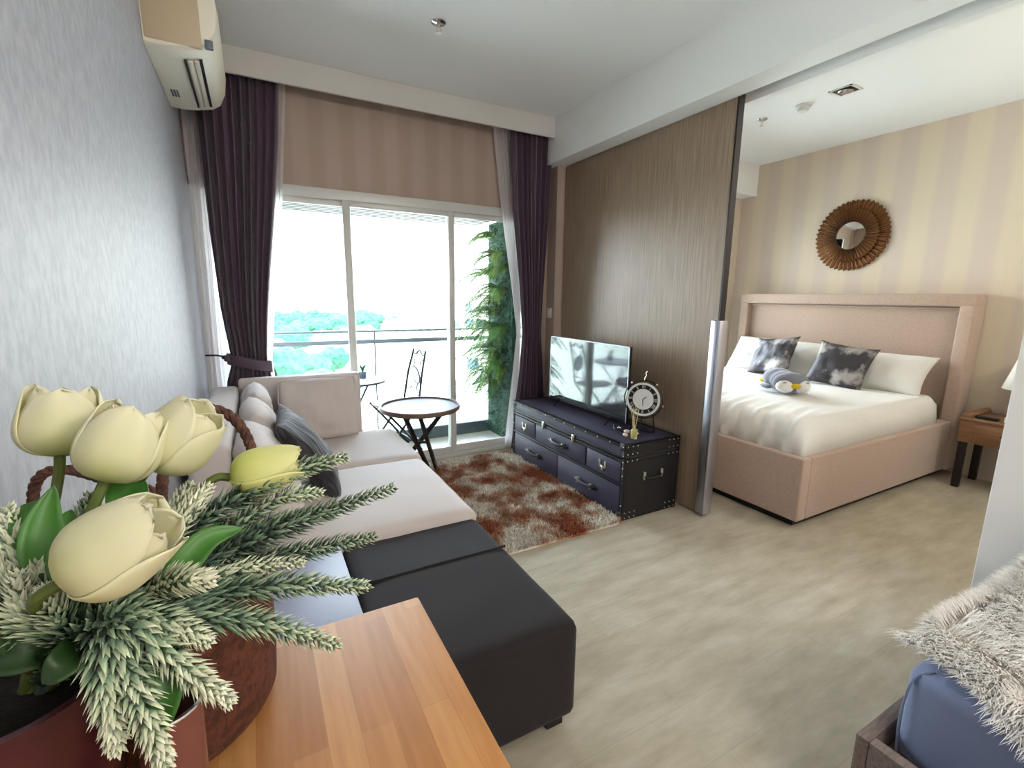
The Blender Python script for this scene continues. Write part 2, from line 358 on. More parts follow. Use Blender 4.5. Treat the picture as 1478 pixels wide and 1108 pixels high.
# ---------------------------------------------------------------- room shell
XL, YW, ZC, XR = -.31, 3.75, 2.85, 5.03
struct('floor', MB().box((XL-.1, -3, -.1), (XR+.1, YW+.1, 0)), M['floor'])
struct('ceiling', MB().box((XL-.1, -3, ZC), (XR+.1, YW+.1, ZC+.1)), M['ceil'])
struct('wall_left', MB().box((XL-.1, -3, 0), (XL, YW, ZC)), M['paper_left'])
struct('wall_right', MB().box((XR, -3, 0), (XR+.1, YW, ZC)), M['paper_bed'])
struct('wall_rear', MB().box((XL-.1, -3.1, 0), (XR+.1, -3, ZC)), M['wall_white'])
mb = MB()
mb.box((XL-.1, YW, 2.14), (2.5, YW+.1, ZC)); mb.box((2.28, YW, 0), (2.5, YW+.1, 2.14)); mb.box((XL-.1, YW, 0), (XL+.0, YW+.1, 2.14))
struct('wall_window', mb, M['paper_win'])
mb = MB(); mb.box((2.5, YW, 2.2), (XR+.1, YW+.1, ZC)); mb.box((2.5, YW, 0), (3.0, YW+.1, 2.2)); mb.box((4.7, YW, 0), (XR+.1, YW+.1, 2.2)); mb.box((3.0, YW, 0), (4.7, YW+.1, .3))
struct('wall_bedroom_window', mb, M['paper_bed'])
struct('wall_partition_stub', MB().box((2.40, 3.62, 0), (2.50, YW, 2.51)), M['paper_win'])
struct('wall_partition', MB().box((2.44, -3, 0), (2.56, .615, 2.51), .004), M['wall_white'])
struct('wall_bedroom_near', MB().box((2.56, -.75, 0), (XR, -.65, ZC)), M['wall_white'])
# bulkhead over the sliding panel, with its track slot
mb = MB(); mb.box((2.31, -3, 2.51), (2.466, 3.56, ZC)); mb.box((2.466, -3, 2.60), (2.585, 3.56, ZC)); mb.box((2.585, -3, 2.51), (2.64, 3.56, ZC)); mb.box((2.31, 3.56, 2.51), (2.64, YW, ZC))
struct('ceiling_bulkhead', mb, M['ceil'])
struct('trim_1', MB().box((2.50, -3, 2.585), (2.56, 3.56, 2.602)), M['brush'])
struct('ceiling_pelmet', MB().box((XL, 3.54, 2.70), (2.31, 3.56, ZC)), M['wall_white'])
struct('ceiling_soffit', MB().box((2.64, 3.57, 2.53), (XR, YW, ZC)), M['ceil'])
# balcony door: fixed frame and three leaves
wf = MB(); y0, y1 = 3.73, 3.80
wf.box((XL, y0, 2.07), (2.28, y1, 2.14), .004); wf.box((XL, y0, 0), (2.28, y1, .035), .004); wf.box((XL, y0, 0), (XL+.05, y1, 2.14)); wf.box((2.23, y0, 0), (2.28, y1, 2.14))
win = struct('window_1', wf, M['frame'], smooth=True)
for a, b_, yy in ((XL+.05, .68, 3.775), (.62, 1.485, 3.745), (1.43, 2.23, 3.775)):
    lf = MB(); t = .05
    for q in (((a, yy-.014, .035), (a+t, yy+.014, 2.07)), ((b_-t, yy-.014, .035), (b_, yy+.014, 2.07)), ((a+t, yy-.014, .035), (b_-t, yy+.014, .10)), ((a+t, yy-.014, 2.03), (b_-t, yy+.014, 2.07))): lf.box(*q, .003)
    fr = struct('sash', lf, M['frame'], smooth=True, parent=win)
    gl = MB(); gl.box((a+t, yy-.002, .10), (b_-t, yy+.002, 2.03)); struct('pane', gl, M['glass'], parent=fr)
wb = MB()
for q in (((3.0, y0, .3), (4.7, y1, .36)), ((3.0, y0, 2.14), (4.7, y1, 2.2)), ((3.0, y0, .36), (3.06, y1, 2.14)), ((4.64, y0, .36), (4.7, y1, 2.14)), ((3.82, y0, .36), (3.88, y1, 2.14))): wb.box(*q)
win2 = struct('window_2', wb, M['frame']); struct('pane', MB().box((3.06, 3.765, .36), (4.64, 3.769, 2.14)), M['glass'], parent=win2)

# sliding wood panel
t = thing('sliding_door', 'tall wood-veneer sliding panel behind the television, with a metal edge handle', 'sliding door', (2.49, 1.93, 0))
B('door_panel', (2.475, 1.93, .012), (2.515, 3.60, 2.545), M['panel'], t)
B('edge_strip', (2.472, 1.918, .012), (2.518, 1.93, 2.545), M['darkwood'], t)
h = MB(); h.box((2.455, 1.905, .02), (2.475, 1.965, 1.27), .004); h.box((2.515, 1.905, .02), (2.53, 1.965, 1.27), .004)
h.box((2.455, 1.899, .02), (2.53, 1.9175, 1.27), .003); hd = h.build('handle', M['brush'], t, True); hd['label'] = 'silver metal pull profile'
# light switch on the stub beside the curtain
t = thing('light_switch', 'small white light switch plate between the right curtain and the wood panel', 'light switch', (2.39, 3.69, 1.26))
B('plate', (2.392, 3.655, 1.21), (2.40, 3.73, 1.30), M['white_plastic'], t, .003); B('rocker', (2.388, 3.675, 1.235), (2.393, 3.71, 1.275), M['white_plastic'], t, .002)

# ---------------------------------------------------------------- air conditioner
t = thing('air_conditioner', 'ivory wall-mounted air conditioner on the left wall above the curtain', 'air conditioner', (XL, 2.6, 2.42))
ya, yb = 2.58, 3.36
prof = [(XL+.001, 2.415), (XL+.06, 2.412), (XL+.12, 2.418), (XL+.20, 2.436), (XL+.235, 2.46), (XL+.262, 2.52), (XL+.272, 2.60), (XL+.262, 2.68), (XL+.235, 2.71), (XL+.05, 2.715), (XL+.001, 2.71)]
def extrude(prof, y0, y1, mb, rnd=0):
    n = len(prof); cy = (y0+y1)/2; cx = sum(p[0] for p in prof)/n; cz = sum(p[1] for p in prof)/n; ys = [y0, y0+rnd*.3, y0+rnd, y1-rnd, y1-rnd*.3, y1] if rnd else [y0, y1]
    sc_ = [.93, .98, 1, 1, .98, .93] if rnd else [1, 1]
    vs = [(XL+.001+(x-XL-.001)*s, y, cz+(z-cz)*s) for y, s in zip(ys, sc_) for x, z in prof]; fs = [tuple(range(n)), tuple((len(ys)-1)*n+k for k in range(n))]
    for j in range(len(ys)-1):
        for k in range(n): fs.append((j*n+k, j*n+(k+1) % n, (j+1)*n+(k+1) % n, (j+1)*n+k))
    mb.add(vs, fs)
mb = MB(); extrude(prof, ya, yb, mb, .03); mb.build('casing', M['ac'], t, True)
mb = MB(); mb.box((XL+.004, ya-.006, 2.435), (XL+.205, ya+.02, 2.70), .01); mb.build('side_cover', M['ac_side'], t, True)
mb = MB(); mb.box((XL+.215, ya-.008, 2.44), (XL+.245, ya+.01, 2.475), .003); mb.build('display_corner', M['grey_plastic'], t, True)
mb = MB(); mb.box((XL+.128, ya+.10, 2.408), (XL+.136, yb-.10, 2.421)); mb.box((XL+.185, ya+.10, 2.422), (XL+.196, yb-.10, 2.434)); mb.build('air_slot', M['black'], t)
for k, xx in enumerate((XL+.142, XL+.166)):
    mb = MB(); mb.box((xx, ya+.10, 2.412+k*.006), (xx+.017, yb-.10, 2.419+k*.006), .002); mb.build('louvre', M['ac'], t, True)
mb = MB()
for k in range(3):
    for i in range(5): mb.box((XL+.03+k*.012, yb-.30+i*.02, 2.4105), (XL+.038+k*.012, yb-.286+i*.02, 2.4125))
mb.build('care_sticker', M['grey_plastic'], t); t.location.z -= .02

# ---------------------------------------------------------------- ceiling fittings
def sprinkler(x, y, z, label):
    t = thing('sprinkler', label, 'sprinkler', (x, y, z))
    MB().lathe([(.040, 0), (.040, -.004), (.03, -.010), (.014, -.012)], 24, (x, y, z)).build('escutcheon', M['chrome'], t, True)
    mb = MB(); mb.tube([(x, y, z-.005), (x, y, z-.028)], .008, 10)
    for s in (-1, 1): mb.tube([(x+s*.007, y, z-.022), (x+s*.014, y, z-.034), (x+s*.004, y, z-.05)], .0025, 6)
    mb.lathe([(.016, -.050), (.016, -.0525)], 14, (x, y, z)); mb.build('head', M['brass'], t, True)
sprinkler(.996, 2.70, ZC, 'chrome ceiling sprinkler head above the living area')
sprinkler(3.78, 2.70, ZC, 'small chrome ceiling sprinkler head in the bedroom')
t = thing('smoke_detector', 'round white smoke detector on the bedroom ceiling', 'smoke detector', (3.787, 2.37, ZC))
MB().lathe([(.055, 0), (.055, -.012), (.048, -.016)], 28, (3.787, 2.37, ZC)).build('base', M['white_plastic'], t, True)
MB().lathe([(.040, -.014), (.042, -.03), (.034, -.045), (.015, -.05)], 28, (3.787, 2.37, ZC)).build('sensor_cap', M['white_plastic'], t, True)
t = thing('downlight', 'square recessed ceiling downlight in the bedroom, switched off', 'ceiling light', (3.77, 2.07, ZC))
mb = MB(); a = .075
for q in (((-a, -a), (a, -a+.012)), ((-a, a-.012), (a, a)), ((-a, -a), (-a+.012, a)), ((a-.012, -a), (a, a))): mb.box((3.77+q[0][0], 2.07+q[0][1], ZC-.006), (3.77+q[1][0], 2.07+q[1][1], ZC))
mb.build('trim_ring', M['white_plastic'], t)
B('recess', (3.77-.063, 2.007, ZC-.003), (3.77+.063, 2.133, ZC-.0005), M['black'], t)
mb = MB(); mb.lathe([(.045, -.004), (.048, -.010), (.044, -.014), (.02, -.006), (.012, -.010), (.004, -.012)], 24, (3.77, 2.07, ZC)); mb.build('reflector', M['chrome'], t, True)
def globe_shade_mat():
    m = mat('opal_glass', '#ffffff', .4); n, L, b = nodes_of(m)
    t = n.new('ShaderNodeBsdfTransparent'); x = n.new('ShaderNodeMixShader'); x.inputs[0].default_value = .25; L.new(t.outputs[0], x.inputs[1]); L.new(b.outputs[0], x.inputs[2]); L.new(x.outputs[0], n['Material Output'].inputs[0]); return m
gm = globe_shade_mat()
for g_, lb in zip(FILL_GLOBES, ('added fill lamp, unseen white globe behind the camera', 'added fill lamp, unseen white globe farther behind the camera', 'added fill lamp, unseen white globe in the near half of the bedroom')):
    t = thing('added_fill_lamp', lb, 'lamp', g_)  # globe and cord built round each added, out-of-view fill light
    g = MB(); g.ball(g_, .15, 24); g.build('globe', gm, t, True)
    g = MB(); g.tube([(g_[0], g_[1], g_[2]+.15), (g_[0], g_[1], ZC)], .004, 6); g.lathe([(.05, ZC-.02), (.05, ZC)], 20, (g_[0], g_[1], 0)); g.build('cord', M['black'], t, True)

# ---------------------------------------------------------------- curtains
def curtain_mb(xa, xb, yc, folds, amp, z0=.03, z1=2.82, seed=0, nu=None):
    """xa(z), xb(z): side edges as functions of z"""
    mb = MB(); nu = nu or folds*10
    def P(u, v):
        z = z0+(z1-z0)*v; a, b = xa(z), xb(z); wd = b-a
        ph = u*folds*2*PI+.5*math.sin(u*9+seed)+.25*math.sin(z*1.7+u*5)
        A = amp*(.75+.35*math.sin(u*13+seed*2))
        return (a+wd*u+.15*wd/folds*math.sin(2*ph), yc(z)+A*math.sin(ph), z)
    mb.grid(P, nu, 46)
    return mb
def lerp_keys(K):
    def f(z):
        if z <= K[0][0]: return K[0][1]
        for (a, va), (b, vb) in zip(K, K[1:]):
            if z <= b:
                t = (z-a)/(b-a); t = t*t*(3-2*t) if False else t; return va+(vb-va)*t
        return K[-1][1]
    return f
def solidify(o, t=.003):
    m = o.modifiers.new('thickness', 'SOLIDIFY'); m.thickness = t; return o
t = thing('curtain', 'dark plum curtain left of the balcony door, tied back with a band', 'curtain', (0, 3.64, 0))
xa = lerp_keys([(.0, -.24), (.80, -.20), (.95, -.155), (1.3, -.19), (1.8, -.205), (2.72, -.215)]); xb = lerp_keys([(0, .10), (.80, .085), (.95, .055), (1.2, .075), (1.5, .11), (1.9, .165), (2.4, .225), (2.72, .25)])
solidify(curtain_mb(xa, xb, lambda z: 3.635, 9, .028).build('drape', M['curtain'], t, 'all'))
mb = MB()
def band(u, v):
    a = u*2*PI; return (-.05+.135*math.cos(a), 3.635+.052*math.sin(a), .90+.075*v-.035*math.cos(a)*1.0)
mb.grid(band, 30, 3, True); mb.box((-.20, 3.60, .955), (-.165, 3.64, 1.0), .01); solidify(mb.build('tieback', M['curtain'], t, 'all'))
mb = MB(); mb.tube([(-.185, 3.62, .985), (-.24, 3.66, .995), (XL+.005, 3.68, .995)], .006, 8); mb.ball((-.2, 3.61, .985), .013, 10); mb.build('hook', M['blackm'], t, True)
t = thing('curtain', 'dark plum curtain right of the balcony door, beside the television', 'curtain', (2.1, 3.64, 0))
xa = lerp_keys([(0, 1.98), (.45, 2.02), (.75, 2.06), (1.08, 2.085), (1.5, 2.05), (2.1, 1.975), (2.72, 1.94)]); xb = lerp_keys([(0, 2.33), (.45, 2.32), (1.08, 2.27), (1.5, 2.29), (2.1, 2.33), (2.72, 2.35)])
solidify(curtain_mb(xa, xb, lambda z: 3.635, 8, .028, seed=2).build('drape', M['curtain'], t, 'all'))
t = thing('sheer_curtain', 'thin white sheer curtain behind the left plum curtain', 'sheer curtain', (0, 3.69, 0))
xa = lerp_keys([(0, XL+.02), (2.72, XL+.02)]); xb = lerp_keys([(0, .14), (.95, .085), (1.3, .125), (1.9, .21), (2.72, .29)])
curtain_mb(xa, xb, lambda z: 3.70, 14, .010, seed=5).build('drape', M['sheer'], t, 'all')
t = thing('sheer_curtain', 'thin white sheer curtain showing along the edge of the right plum curtain', 'sheer curtain', (2, 3.69, 0))
xa = lerp_keys([(0, 1.94), (.7, 2.02), (1.08, 2.06), (1.5, 2.00), (2.1, 1.90), (2.72, 1.82)]); xb = lerp_keys([(0, 2.27), (2.72, 2.27)])
curtain_mb(xa, xb, lambda z: 3.70, 14, .010, seed=6).build('drape', M['sheer'], t, 'all')
for x0, x1, nm, lb in ((XL+.02, 2.29, 'curtain_rail', 'white curtain rail hidden behind the pelmet over the balcony door'),):
    tag(B(nm, (x0, 3.62, 2.822), (x1, 3.72, 2.848), M['white_plastic']), lb, 'curtain rail')

# ---------------------------------------------------------------- sofa
t = thing('sofa', 'cream sectional sofa along the left wall with a charcoal ottoman section', 'sofa', (.2, 2.6, 0))
sx0 = -.27
B('base_frame', (sx0+.02, 1.90, .06), (.80, 3.44, .24), M['cream'], t, .02)
B('back', (sx0, 2.06, .05), (-.125, 3.46, .82), M['cream'], t, .03, 4)
B('side_arm', (-.125, 3.385, .05), (.625, 3.49, .862), M['cream'], t, .022, 4)
def slab(lo, hi, r=.05, crown=.015, seed=0, n=24):
    """seat cushion with rounded, slightly crowned top"""
    mb = MB(); lo = Vector(lo); hi = Vector(hi); c = (lo+hi)/2; d = (hi-lo)/2
    bm = bmesh.new(); bmesh.ops.create_cube(bm, size=2); bmesh.ops.subdivide_edges(bm, edges=list(bm.edges), cuts=n, use_grid_fill=True)
    for v in bm.verts:
        p = Vector((v.co.x*d.x, v.co.y*d.y, v.co.z*d.z)); q = Vector([max(-(d[i]-r), min(d[i]-r, p[i])) for i in range(3)]); e = p-q
        if e.length > 1e-9: p = q+e.normalized()*min(e.length, r) if sum(1 for i in range(3) if abs(e[i]) > 1e-6) > 1 else p
        a, b = p.x/d.x, p.y/d.y
        if p.z > 0: p.z += crown*(1-a**4)*(1-b**4)+.004*noise.noise(Vector((p.x*6+seed, p.y*6, 0)))
        v.co = p+c
    bm.verts.index_update(); mb.add([v.co for v in bm.verts], [[v.index for v in f.verts] for f in bm.faces]); bm.free(); return mb
slab((-.125, 2.69, .235), (.85, 3.40, .435), .045, .02, 1).build('seat_cushion', M['cream'], t, 'all')
slab((-.125, 1.84, .235), (.84, 2.685, .43), .045, .02, 4).build('seat_cushion', M['cream'], t, 'all')
ot = slab((.235, 1.045, .06), (.825, 1.865, .40), .03, .004, 6).build('ottoman', M['char'], t, 'all'); ot['label'] = 'charcoal fabric block at the near end of the sofa'
sm = MB(); sm.tube([(.24, 1.55, .406), (.53, 1.55, .4085), (.822, 1.55, .406)], .0045, 6); sm.build('seam', M['char'], ot, True)
for x in (-.2, .74):
    for y in (2.0, 3.38): B('foot', (x-.03, y-.03, 0), (x+.03, y+.03, .06), M['darkwood'], t)
for x in (.3, .77):
    for y in (1.12, 1.78): B('foot', (x-.03, y-.03, 0), (x+.03, y+.03, .062), M['darkwood'], t)
t = thing('storage_bench', 'flat blue-grey bench between the ottoman and the left wall', 'bench', (0, 1.4, 0))
B('top', (-.27, .99, .385), (.228, 1.83, .42), M['greybench'], t, .006); B('body', (-.26, 1.0, 0), (.215, 1.82, .385), M['greybench'], t, .004)

def cush(name, label, cat, w, h, th, loc, eul, m, seed, group=None, wr=.008, pinch=.06, pw=2.8, piping=None, k=.0):
    mb = MB(); cushion(mb, w, h, th, TR((0, 0, 0)), 30, pw, wr, seed, pinch, k)
    o = mb.build(name, m, None, 'all'); weld(o); o.location = loc; o.rotation_euler = eul; tag(o, label, cat, group)
    if piping:
        pb = MB(); pts = []
        for kk in range(80):
            s_ = kk/20; sd_ = int(s_) % 4; f = s_-int(s_); a, b = [(-1+2*f, -1), (1, -1+2*f), (1-2*f, 1), (-1, 1-2*f)][sd_]
            pts.append((a*w/2*(1-pinch*(1-b*b)*abs(a)**4)*math.sqrt(1-k*b*b/2), b*h/2*(1-pinch*(1-a*a)*abs(b)**4)*math.sqrt(1-k*a*a/2), 0))
        pb.tube(pts, .005, 6, True); p = pb.build('piping', piping, None, True); p.parent = o
    return o
# back cushions, leaning on the sofa back
H2 = PI/2
cush('back_cushion', 'cream back cushion in the far corner of the sofa', 'cushion', .50, .44, .17, (-.035, 3.12, .655), (H2-.0, -.0, H2), M['cream'], 1, None, .012, .03, 2.8, None, .35)
cush('back_cushion', 'middle cream back cushion, slumped against the sofa back', 'cushion', .52, .43, .18, (-.02, 2.72, .645), (H2-.16, 0, H2+.05), M['cream'], 2, None, .014, .03, 2.8, None, .35)
cush('back_cushion', 'nearest cream back cushion, behind the dark pleated cushion', 'cushion', .60, .44, .19, (.0, 2.22, .625), (H2-.34, 0, H2+.04), M['cream'], 3, None, .012, .03, 2.8, None, .35)
cush('arm_cushion', 'large square cream cushion leaning on the far sofa arm', 'cushion', .50, .43, .15, (.335, 3.27, .655), (H2-.12, .0, .02), M['cream'], 4, None, .012, .03, 3.0, M['cream'], .30)
cush('throw_cushion', 'dark grey pleated cushion leaning on the cream back cushions', 'cushion', .50, .48, .15, (.185, 2.48, .625), (H2-.55, .0, H2-.06), M['darkcush'], 5, None, .008, .10, 2.4)

# ---------------------------------------------------------------- tray table
t = thing('tray_table', 'round wooden tray table with crossed black legs by the window', 'side table', (1.06, 3.36, 0))
cx, cy, zt, R_ = 1.05, 3.37, .575, .30
MB().lathe([(.01, zt-.022), (R_-.012, zt-.022), (R_, zt-.012), (R_, zt+.010), (R_-.004, zt+.016), (R_-.016, zt+.016), (R_-.02, zt+.0), (.01, zt)], 48, (cx, cy, 0)).build('tray', M['tablewood'], t, True)
MB().lathe([(R_-.022, zt+.0005), (R_-.022, zt+.003), (.002, zt+.003)], 48, (cx, cy, 0)).build('inlay', mat('grey_inlay', '#6c6e78', .5), t, True)
for p0, p1 in (((.90, 3.30, .552), (1.15, 3.52, .016)), ((.99, 3.20, .552), (1.20, 3.46, .016)), ((1.27, 3.38, .552), (.92, 3.60, .016))):
    p0, p1 = Vector(p0), Vector(p1)
    mb = MB(); d = (p1-p0); Mx = rot_to(d); c = (p0+p1)/2; mb.box((c.x-.010, c.y-.018, c.z-d.length/2), (c.x+.010, c.y+.018, c.z+d.length/2), .003, 2, None, Mx); mb.build('leg', M['darkwood'], t, True)
mb = MB(); mb.tube([(1.02, 3.40, .29), (1.11, 3.36, .29)], .010, 8); mb.tube([(1.02, 3.40, .29), (1.06, 3.48, .29)], .010, 8); mb.build('hub', M['darkwood'], t, True)

# ---------------------------------------------------------------- shag rug
def rug():
    import array
    x0, x1, y0, y1 = .86, 1.935, 2.08, 3.60
    mb = MB(); mb.box((x0, y0, 0), (x1, y1, .012), .004)
    rnd = random.random
    for k in range(52000):
        x = x0+(x1-x0)*rnd(); y = y0+(y1-y0)*rnd(); a = rnd()*2*PI; l = .022+.02*rnd(); wd = .0028
        lx = .018*(rnd()-.5)*2+.008*math.sin(y*23+x*9); ly = .018*(rnd()-.5)*2+.008*math.cos(x*27); c, s = math.cos(a)*wd, math.sin(a)*wd
        o = len(mb.v); mb.v += [(x-c, y-s, .010), (x+c, y+s, .010), (x+c*.7+lx*.5, y+s*.7+ly*.5, .01+l*.62), (x-c*.7+lx*.5, y-s*.7+ly*.5, .01+l*.62), (x+lx*1.4, y+ly*1.4, .008+l*.9)]
        mb.f += [(o, o+1, o+2, o+3), (o+3, o+2, o+4)]; mb.sh += [0]*5
    me = bpy.data.meshes.new('shag_rug'); me.from_pydata(mb.v, [], mb.f); me.materials.append(M['rust']); o = bpy.data.objects.new('shag_rug', me); C.objects.link(o)
    tag(o, 'cream and rust shaggy rug between the sofa and the trunk', 'rug')
rug()

# ---------------------------------------------------------------- trunk
t = thing('trunk', 'dark leather travel trunk with drawers, under the television', 'trunk', (2.19, 2.83, 0))
TX0, TX1, TY0, TY1, TH = 1.955, 2.43, 2.11, 3.545, .50
B('body', (TX0+.008, TY0+.006, .008), (TX1, TY1-.006, .40), M['leather'], t, .006)
B('lid', (TX0, TY0, .405), (TX1, TY1, TH), M['leather'], t, .012, 3)
mb = MB(); e = .022; q = .004
def bar(a, b): mb.box(a, b, .003)
for z0, z1 in ((.0, e), (.385, .402), (.408, .425), (TH-e, TH+q)):
    bar((TX0-q, TY0-q, z0), (TX0+.01, TY1+q, z1)); bar((TX0-q, TY0-q, z0), (TX1, TY0+.008, z1)); bar((TX0-q, TY1-.008, z0), (TX1, TY1+q, z1))
for y0 in (TY0-q, TY1+q-e): bar((TX0-q, y0, 0), (TX0+e*.6, y0+e, TH+q)); bar((TX1-e, y0, 0), (TX1+.001, y0+e, TH+q)); bar((TX0-q, y0, TH-.006), (TX1, y0+e, TH+q))
bar((TX0-q, TY0-q, TH-.006), (TX0+e, TY1+q, TH+q)); bar((TX1-e, TY0-q, TH-.006), (TX1+.001, TY1+q, TH+q))
bar((TX0-q, TY0, .225), (TX0+.01, TY1, .24)); bar((TX0-q, 2.838, .02), (TX0+.01, 2.852, .23))
mb.build('leather_trim', M['leather_d'], t, True)
B('end_panel', (TX0+.012, TY0-.003, .01), (TX1-.012, TY0+.008, TH-.005), M['leather_d'], t)
def stud(c, r=.0045): MB().ball(c, r, 8).build('stud', M['brass'], t, True)
for k in range(12): stud((TX0-.005, TY0+.01+k*(TY1-TY0-.02)/11, TH-.012), .005)
for z in (.02, .10, .30, .35, .39, .43):
    for y in (TY0+.008, TY1-.008): stud((TX0-.005, y, z))
for xx in (TX0+.02, TX0+.06, TX0+.1, TX1-.1, TX1-.06, TX1-.02):
    for z in (.015, .05, .395, .44, .488): stud((xx, TY0-.005, z))
def drawer(y0, y1, z0, z1, kind):
    d = B('drawer', (TX0-.002, y0+.008, z0+.006), (TX0+.02, y1-.008, z1-.006), M['leather'], t, .004)
    yc, zc = (y0+y1)/2, (z0+z1)/2
    if kind == 'handle':
        g = MB(); g.tube([(TX0-.006, yc-.13, zc), (TX0-.008, yc-.105, zc), (TX0-.018, yc-.075, zc+.002), (TX0-.028, yc, zc-.004), (TX0-.018, yc+.075, zc+.002), (TX0-.008, yc+.105, zc), (TX0-.006, yc+.13, zc)], [.003, .015, .012, .013, .012, .015, .003], 8); g.build('handle', M['leather_d'], d, True)
        for s in (-1, 1): g = MB(); g.box((TX0-.026, yc+s*.072-.008, zc-.018), (TX0-.002, yc+s*.072+.008, zc+.018), .004); g.build('handle_mount', M['brass'], d, True)
    else:
        g = MB()
        for s in (-1, 1): g.box((TX0-.008, yc+s*.028-.008, zc-.018), (TX0-.002, yc+s*.028+.008, zc+.03), .002)
        g.box((TX0-.008, yc-.03, zc-.022), (TX0-.002, yc+.03, zc-.008), .002); g.box((TX0-.010, yc-.010, zc-.038), (TX0-.002, yc+.010, zc-.015), .002); g.build('clasp', M['brass'], d, True)
drawer(3.175, 3.525, .24, .385, 'clasp'); drawer(2.495, 3.175, .24, .385, 'handle'); drawer(2.13, 2.495, .24, .385, 'clasp')
drawer(2.845, 3.525, .022, .225, 'handle'); drawer(2.13, 2.845, .022, .225, 'handle')
for y in (3.045, 2.645):
    g = MB(); g.box((TX0-.012, y-.016, .385), (TX0-.003, y+.016, .43), .003); g.box((TX0-.018, y-.010, .372), (TX0-.004, y+.010, .412), .003); g.tube([(TX0-.016, y-.012, .41), (TX0-.022, y, .418), (TX0-.016, y+.012, .41)], .003, 6); g.build('latch', M['brass'], t, True)
for x in (2.12, 2.27):
    g = MB(); g.box((x-.008, TY0-.016, .25), (x+.008, TY0-.002, .305), .003); g.box((x+.006, TY0-.010, .26), (x+.020, TY0-.002, .30), .003); g.build('handle_mount', M['brass'], t, True)
g = MB(); g.tube([(2.12, TY0-.010, .27), (2.15, TY0-.024, .262), (2.24, TY0-.024, .262), (2.27, TY0-.010, .27)], .008, 8); g.build('end_handle', M['leather_d'], t, True)
for y0 in (TY0-q-.002, TY1+q+.002-.05):
    for z0 in (.001, TH-.042): g = MB(); g.box((TX0-q-.002, y0, z0), (TX0+.045, y0+.05, z0+.05), .008, 3); g.build('corner_cap', M['leather_d'], t, True)

# ---------------------------------------------------------------- television and the things on the trunk
TZ = TH+.0045
t = thing('television', 'flat screen television with a dark reflecting screen on the trunk', 'television', (2.2, 2.87, TZ))
ty0, ty1, tz0, tz1 = 2.385, 3.352, .545, 1.075
B('cabinet', (2.203, ty0, tz0), (2.225, ty1, tz1), M['black'], t, .004)
B('housing', (2.22, ty0+.12, tz0+.05), (2.26, ty1-.12, tz1-.18), M['black'], t, .012)
B('screen', (2.2005, ty0+.007, tz0+.022), (2.2045, ty1-.007, tz1-.006), M['black_gloss'], t)
g = MB()
for q in (((2.199, ty0, tz0), (2.204, ty0+.005, tz1)), ((2.199, ty1-.005, tz0), (2.204, ty1, tz1)), ((2.199, ty0, tz1-.004), (2.204, ty1, tz1))): g.box(*q)
g.build('bezel', M['brush'], t)
for y in (2.55, 3.20):
    g = MB(); g.tube([(2.13, y-.03, TZ+.006), (2.205, y, tz0+.01), (2.30, y-.03, TZ+.006)], .006, 8); g.build('foot', M['black'], t, True)
# clock: white dial with an open numeral ring on a thin black stand
t = thing('table_clock', 'round white roman-numeral clock on a thin black stand', 'clock', (2.25, 2.27, TZ))
cc = Vector((2.24, 2.275, .735)); ang = math.radians(-148); nd = Vector((math.cos(ang), math.sin(ang), .06)).normalized(); Rm = rot_to(nd)
def CP(x, y, z): return cc + Rm @ Vector((x, y, z))
R4 = Matrix.Translation(cc) @ Rm.to_4x4()
def ring(mb, r0, r1, z0, z1, n=48):
    mb.grid(lambda u, v: CP(*[(r0, z0), (r0, z1), (r1, z1), (r1, z0), (r0, z0)][round(v*4)][:1]*0, ) if False else CP(([r0, r0, r1, r1, r0][round(v*4)])*math.cos(2*PI*u), ([r0, r0, r1, r1, r0][round(v*4)])*math.sin(2*PI*u), ([z0, z1, z1, z0, z0][round(v*4)])), n, 4, True)
g = MB(); ring(g, .098, .112, -.002, .006); g.build('outer_ring', M['white_plastic'], t)
g = MB(); g.lathe([(.001, .003), (.068, .003), (.070, .0)], 40, (0, 0, 0), None); g.v = [tuple(R4 @ Vector(v)) for v in g.v]; g.build('dial', M['white_plastic'], t, True)
g = MB(); g.lathe([(.10, -.004), (.10, -.001)], 40); g.v = [tuple(R4 @ Vector(v)) for v in g.v]; g.build('backplate', M['black'], t)
g = MB(); num = ['XII', 'I', 'II', 'III', 'IIII', 'V', 'VI', 'VII', 'VIII', 'IX', 'X', 'XI']
for k, s_ in enumerate(num):
    a = PI/2-k*PI/6; x0 = -(len(s_)-1)*.0075/2
    for j, ch in enumerate(s_):
        ox = x0+j*.0075
        segs = {'I': [((0, -.010), (0, .010))], 'V': [((-.0035, .010), (0, -.010)), ((.0035, .010), (0, -.010))], 'X': [((-.0035, .010), (.0035, -.010)), ((.0035, .010), (-.0035, -.010))]}[ch]
        for p, q in segs:
            P_ = []
            for (px, py) in (p, q):
                X, Y = px+ox, py+.084; b = a-PI/2
                P_.append(CP(X*math.cos(b)-Y*math.sin(b), X*math.sin(b)+Y*math.cos(b), .001))
            g.tube(P_, .0014, 4)
g.build('numerals', M['white_plastic'], t)
g = MB(); g.tube([CP(0, 0, .006), CP(.004, -.045, .006)], .0018, 5); g.tube([CP(0, 0, .006), CP(.022, .018, .006)], .0022, 5); g.build('hands', M['black'], t)
g = MB(); g.tube([CP(.128*math.cos(k*PI/24), .128*math.sin(k*PI/24), -.006) for k in range(48)], .004, 6, True)
g.tube([CP(-.07, -.10, -.01), CP(-.08, -.222, -.05)], .005, 6); g.tube([CP(.07, -.10, -.01), CP(.08, -.222, -.05)], .005, 6); g.tube([CP(-.08, -.222, -.05), CP(.08, -.222, -.05)], .005, 6); g.tube([CP(0, -.1, -.01), CP(0, -.224, .05)], .005, 6)
g.build('stand', M['blackm'], t, True)
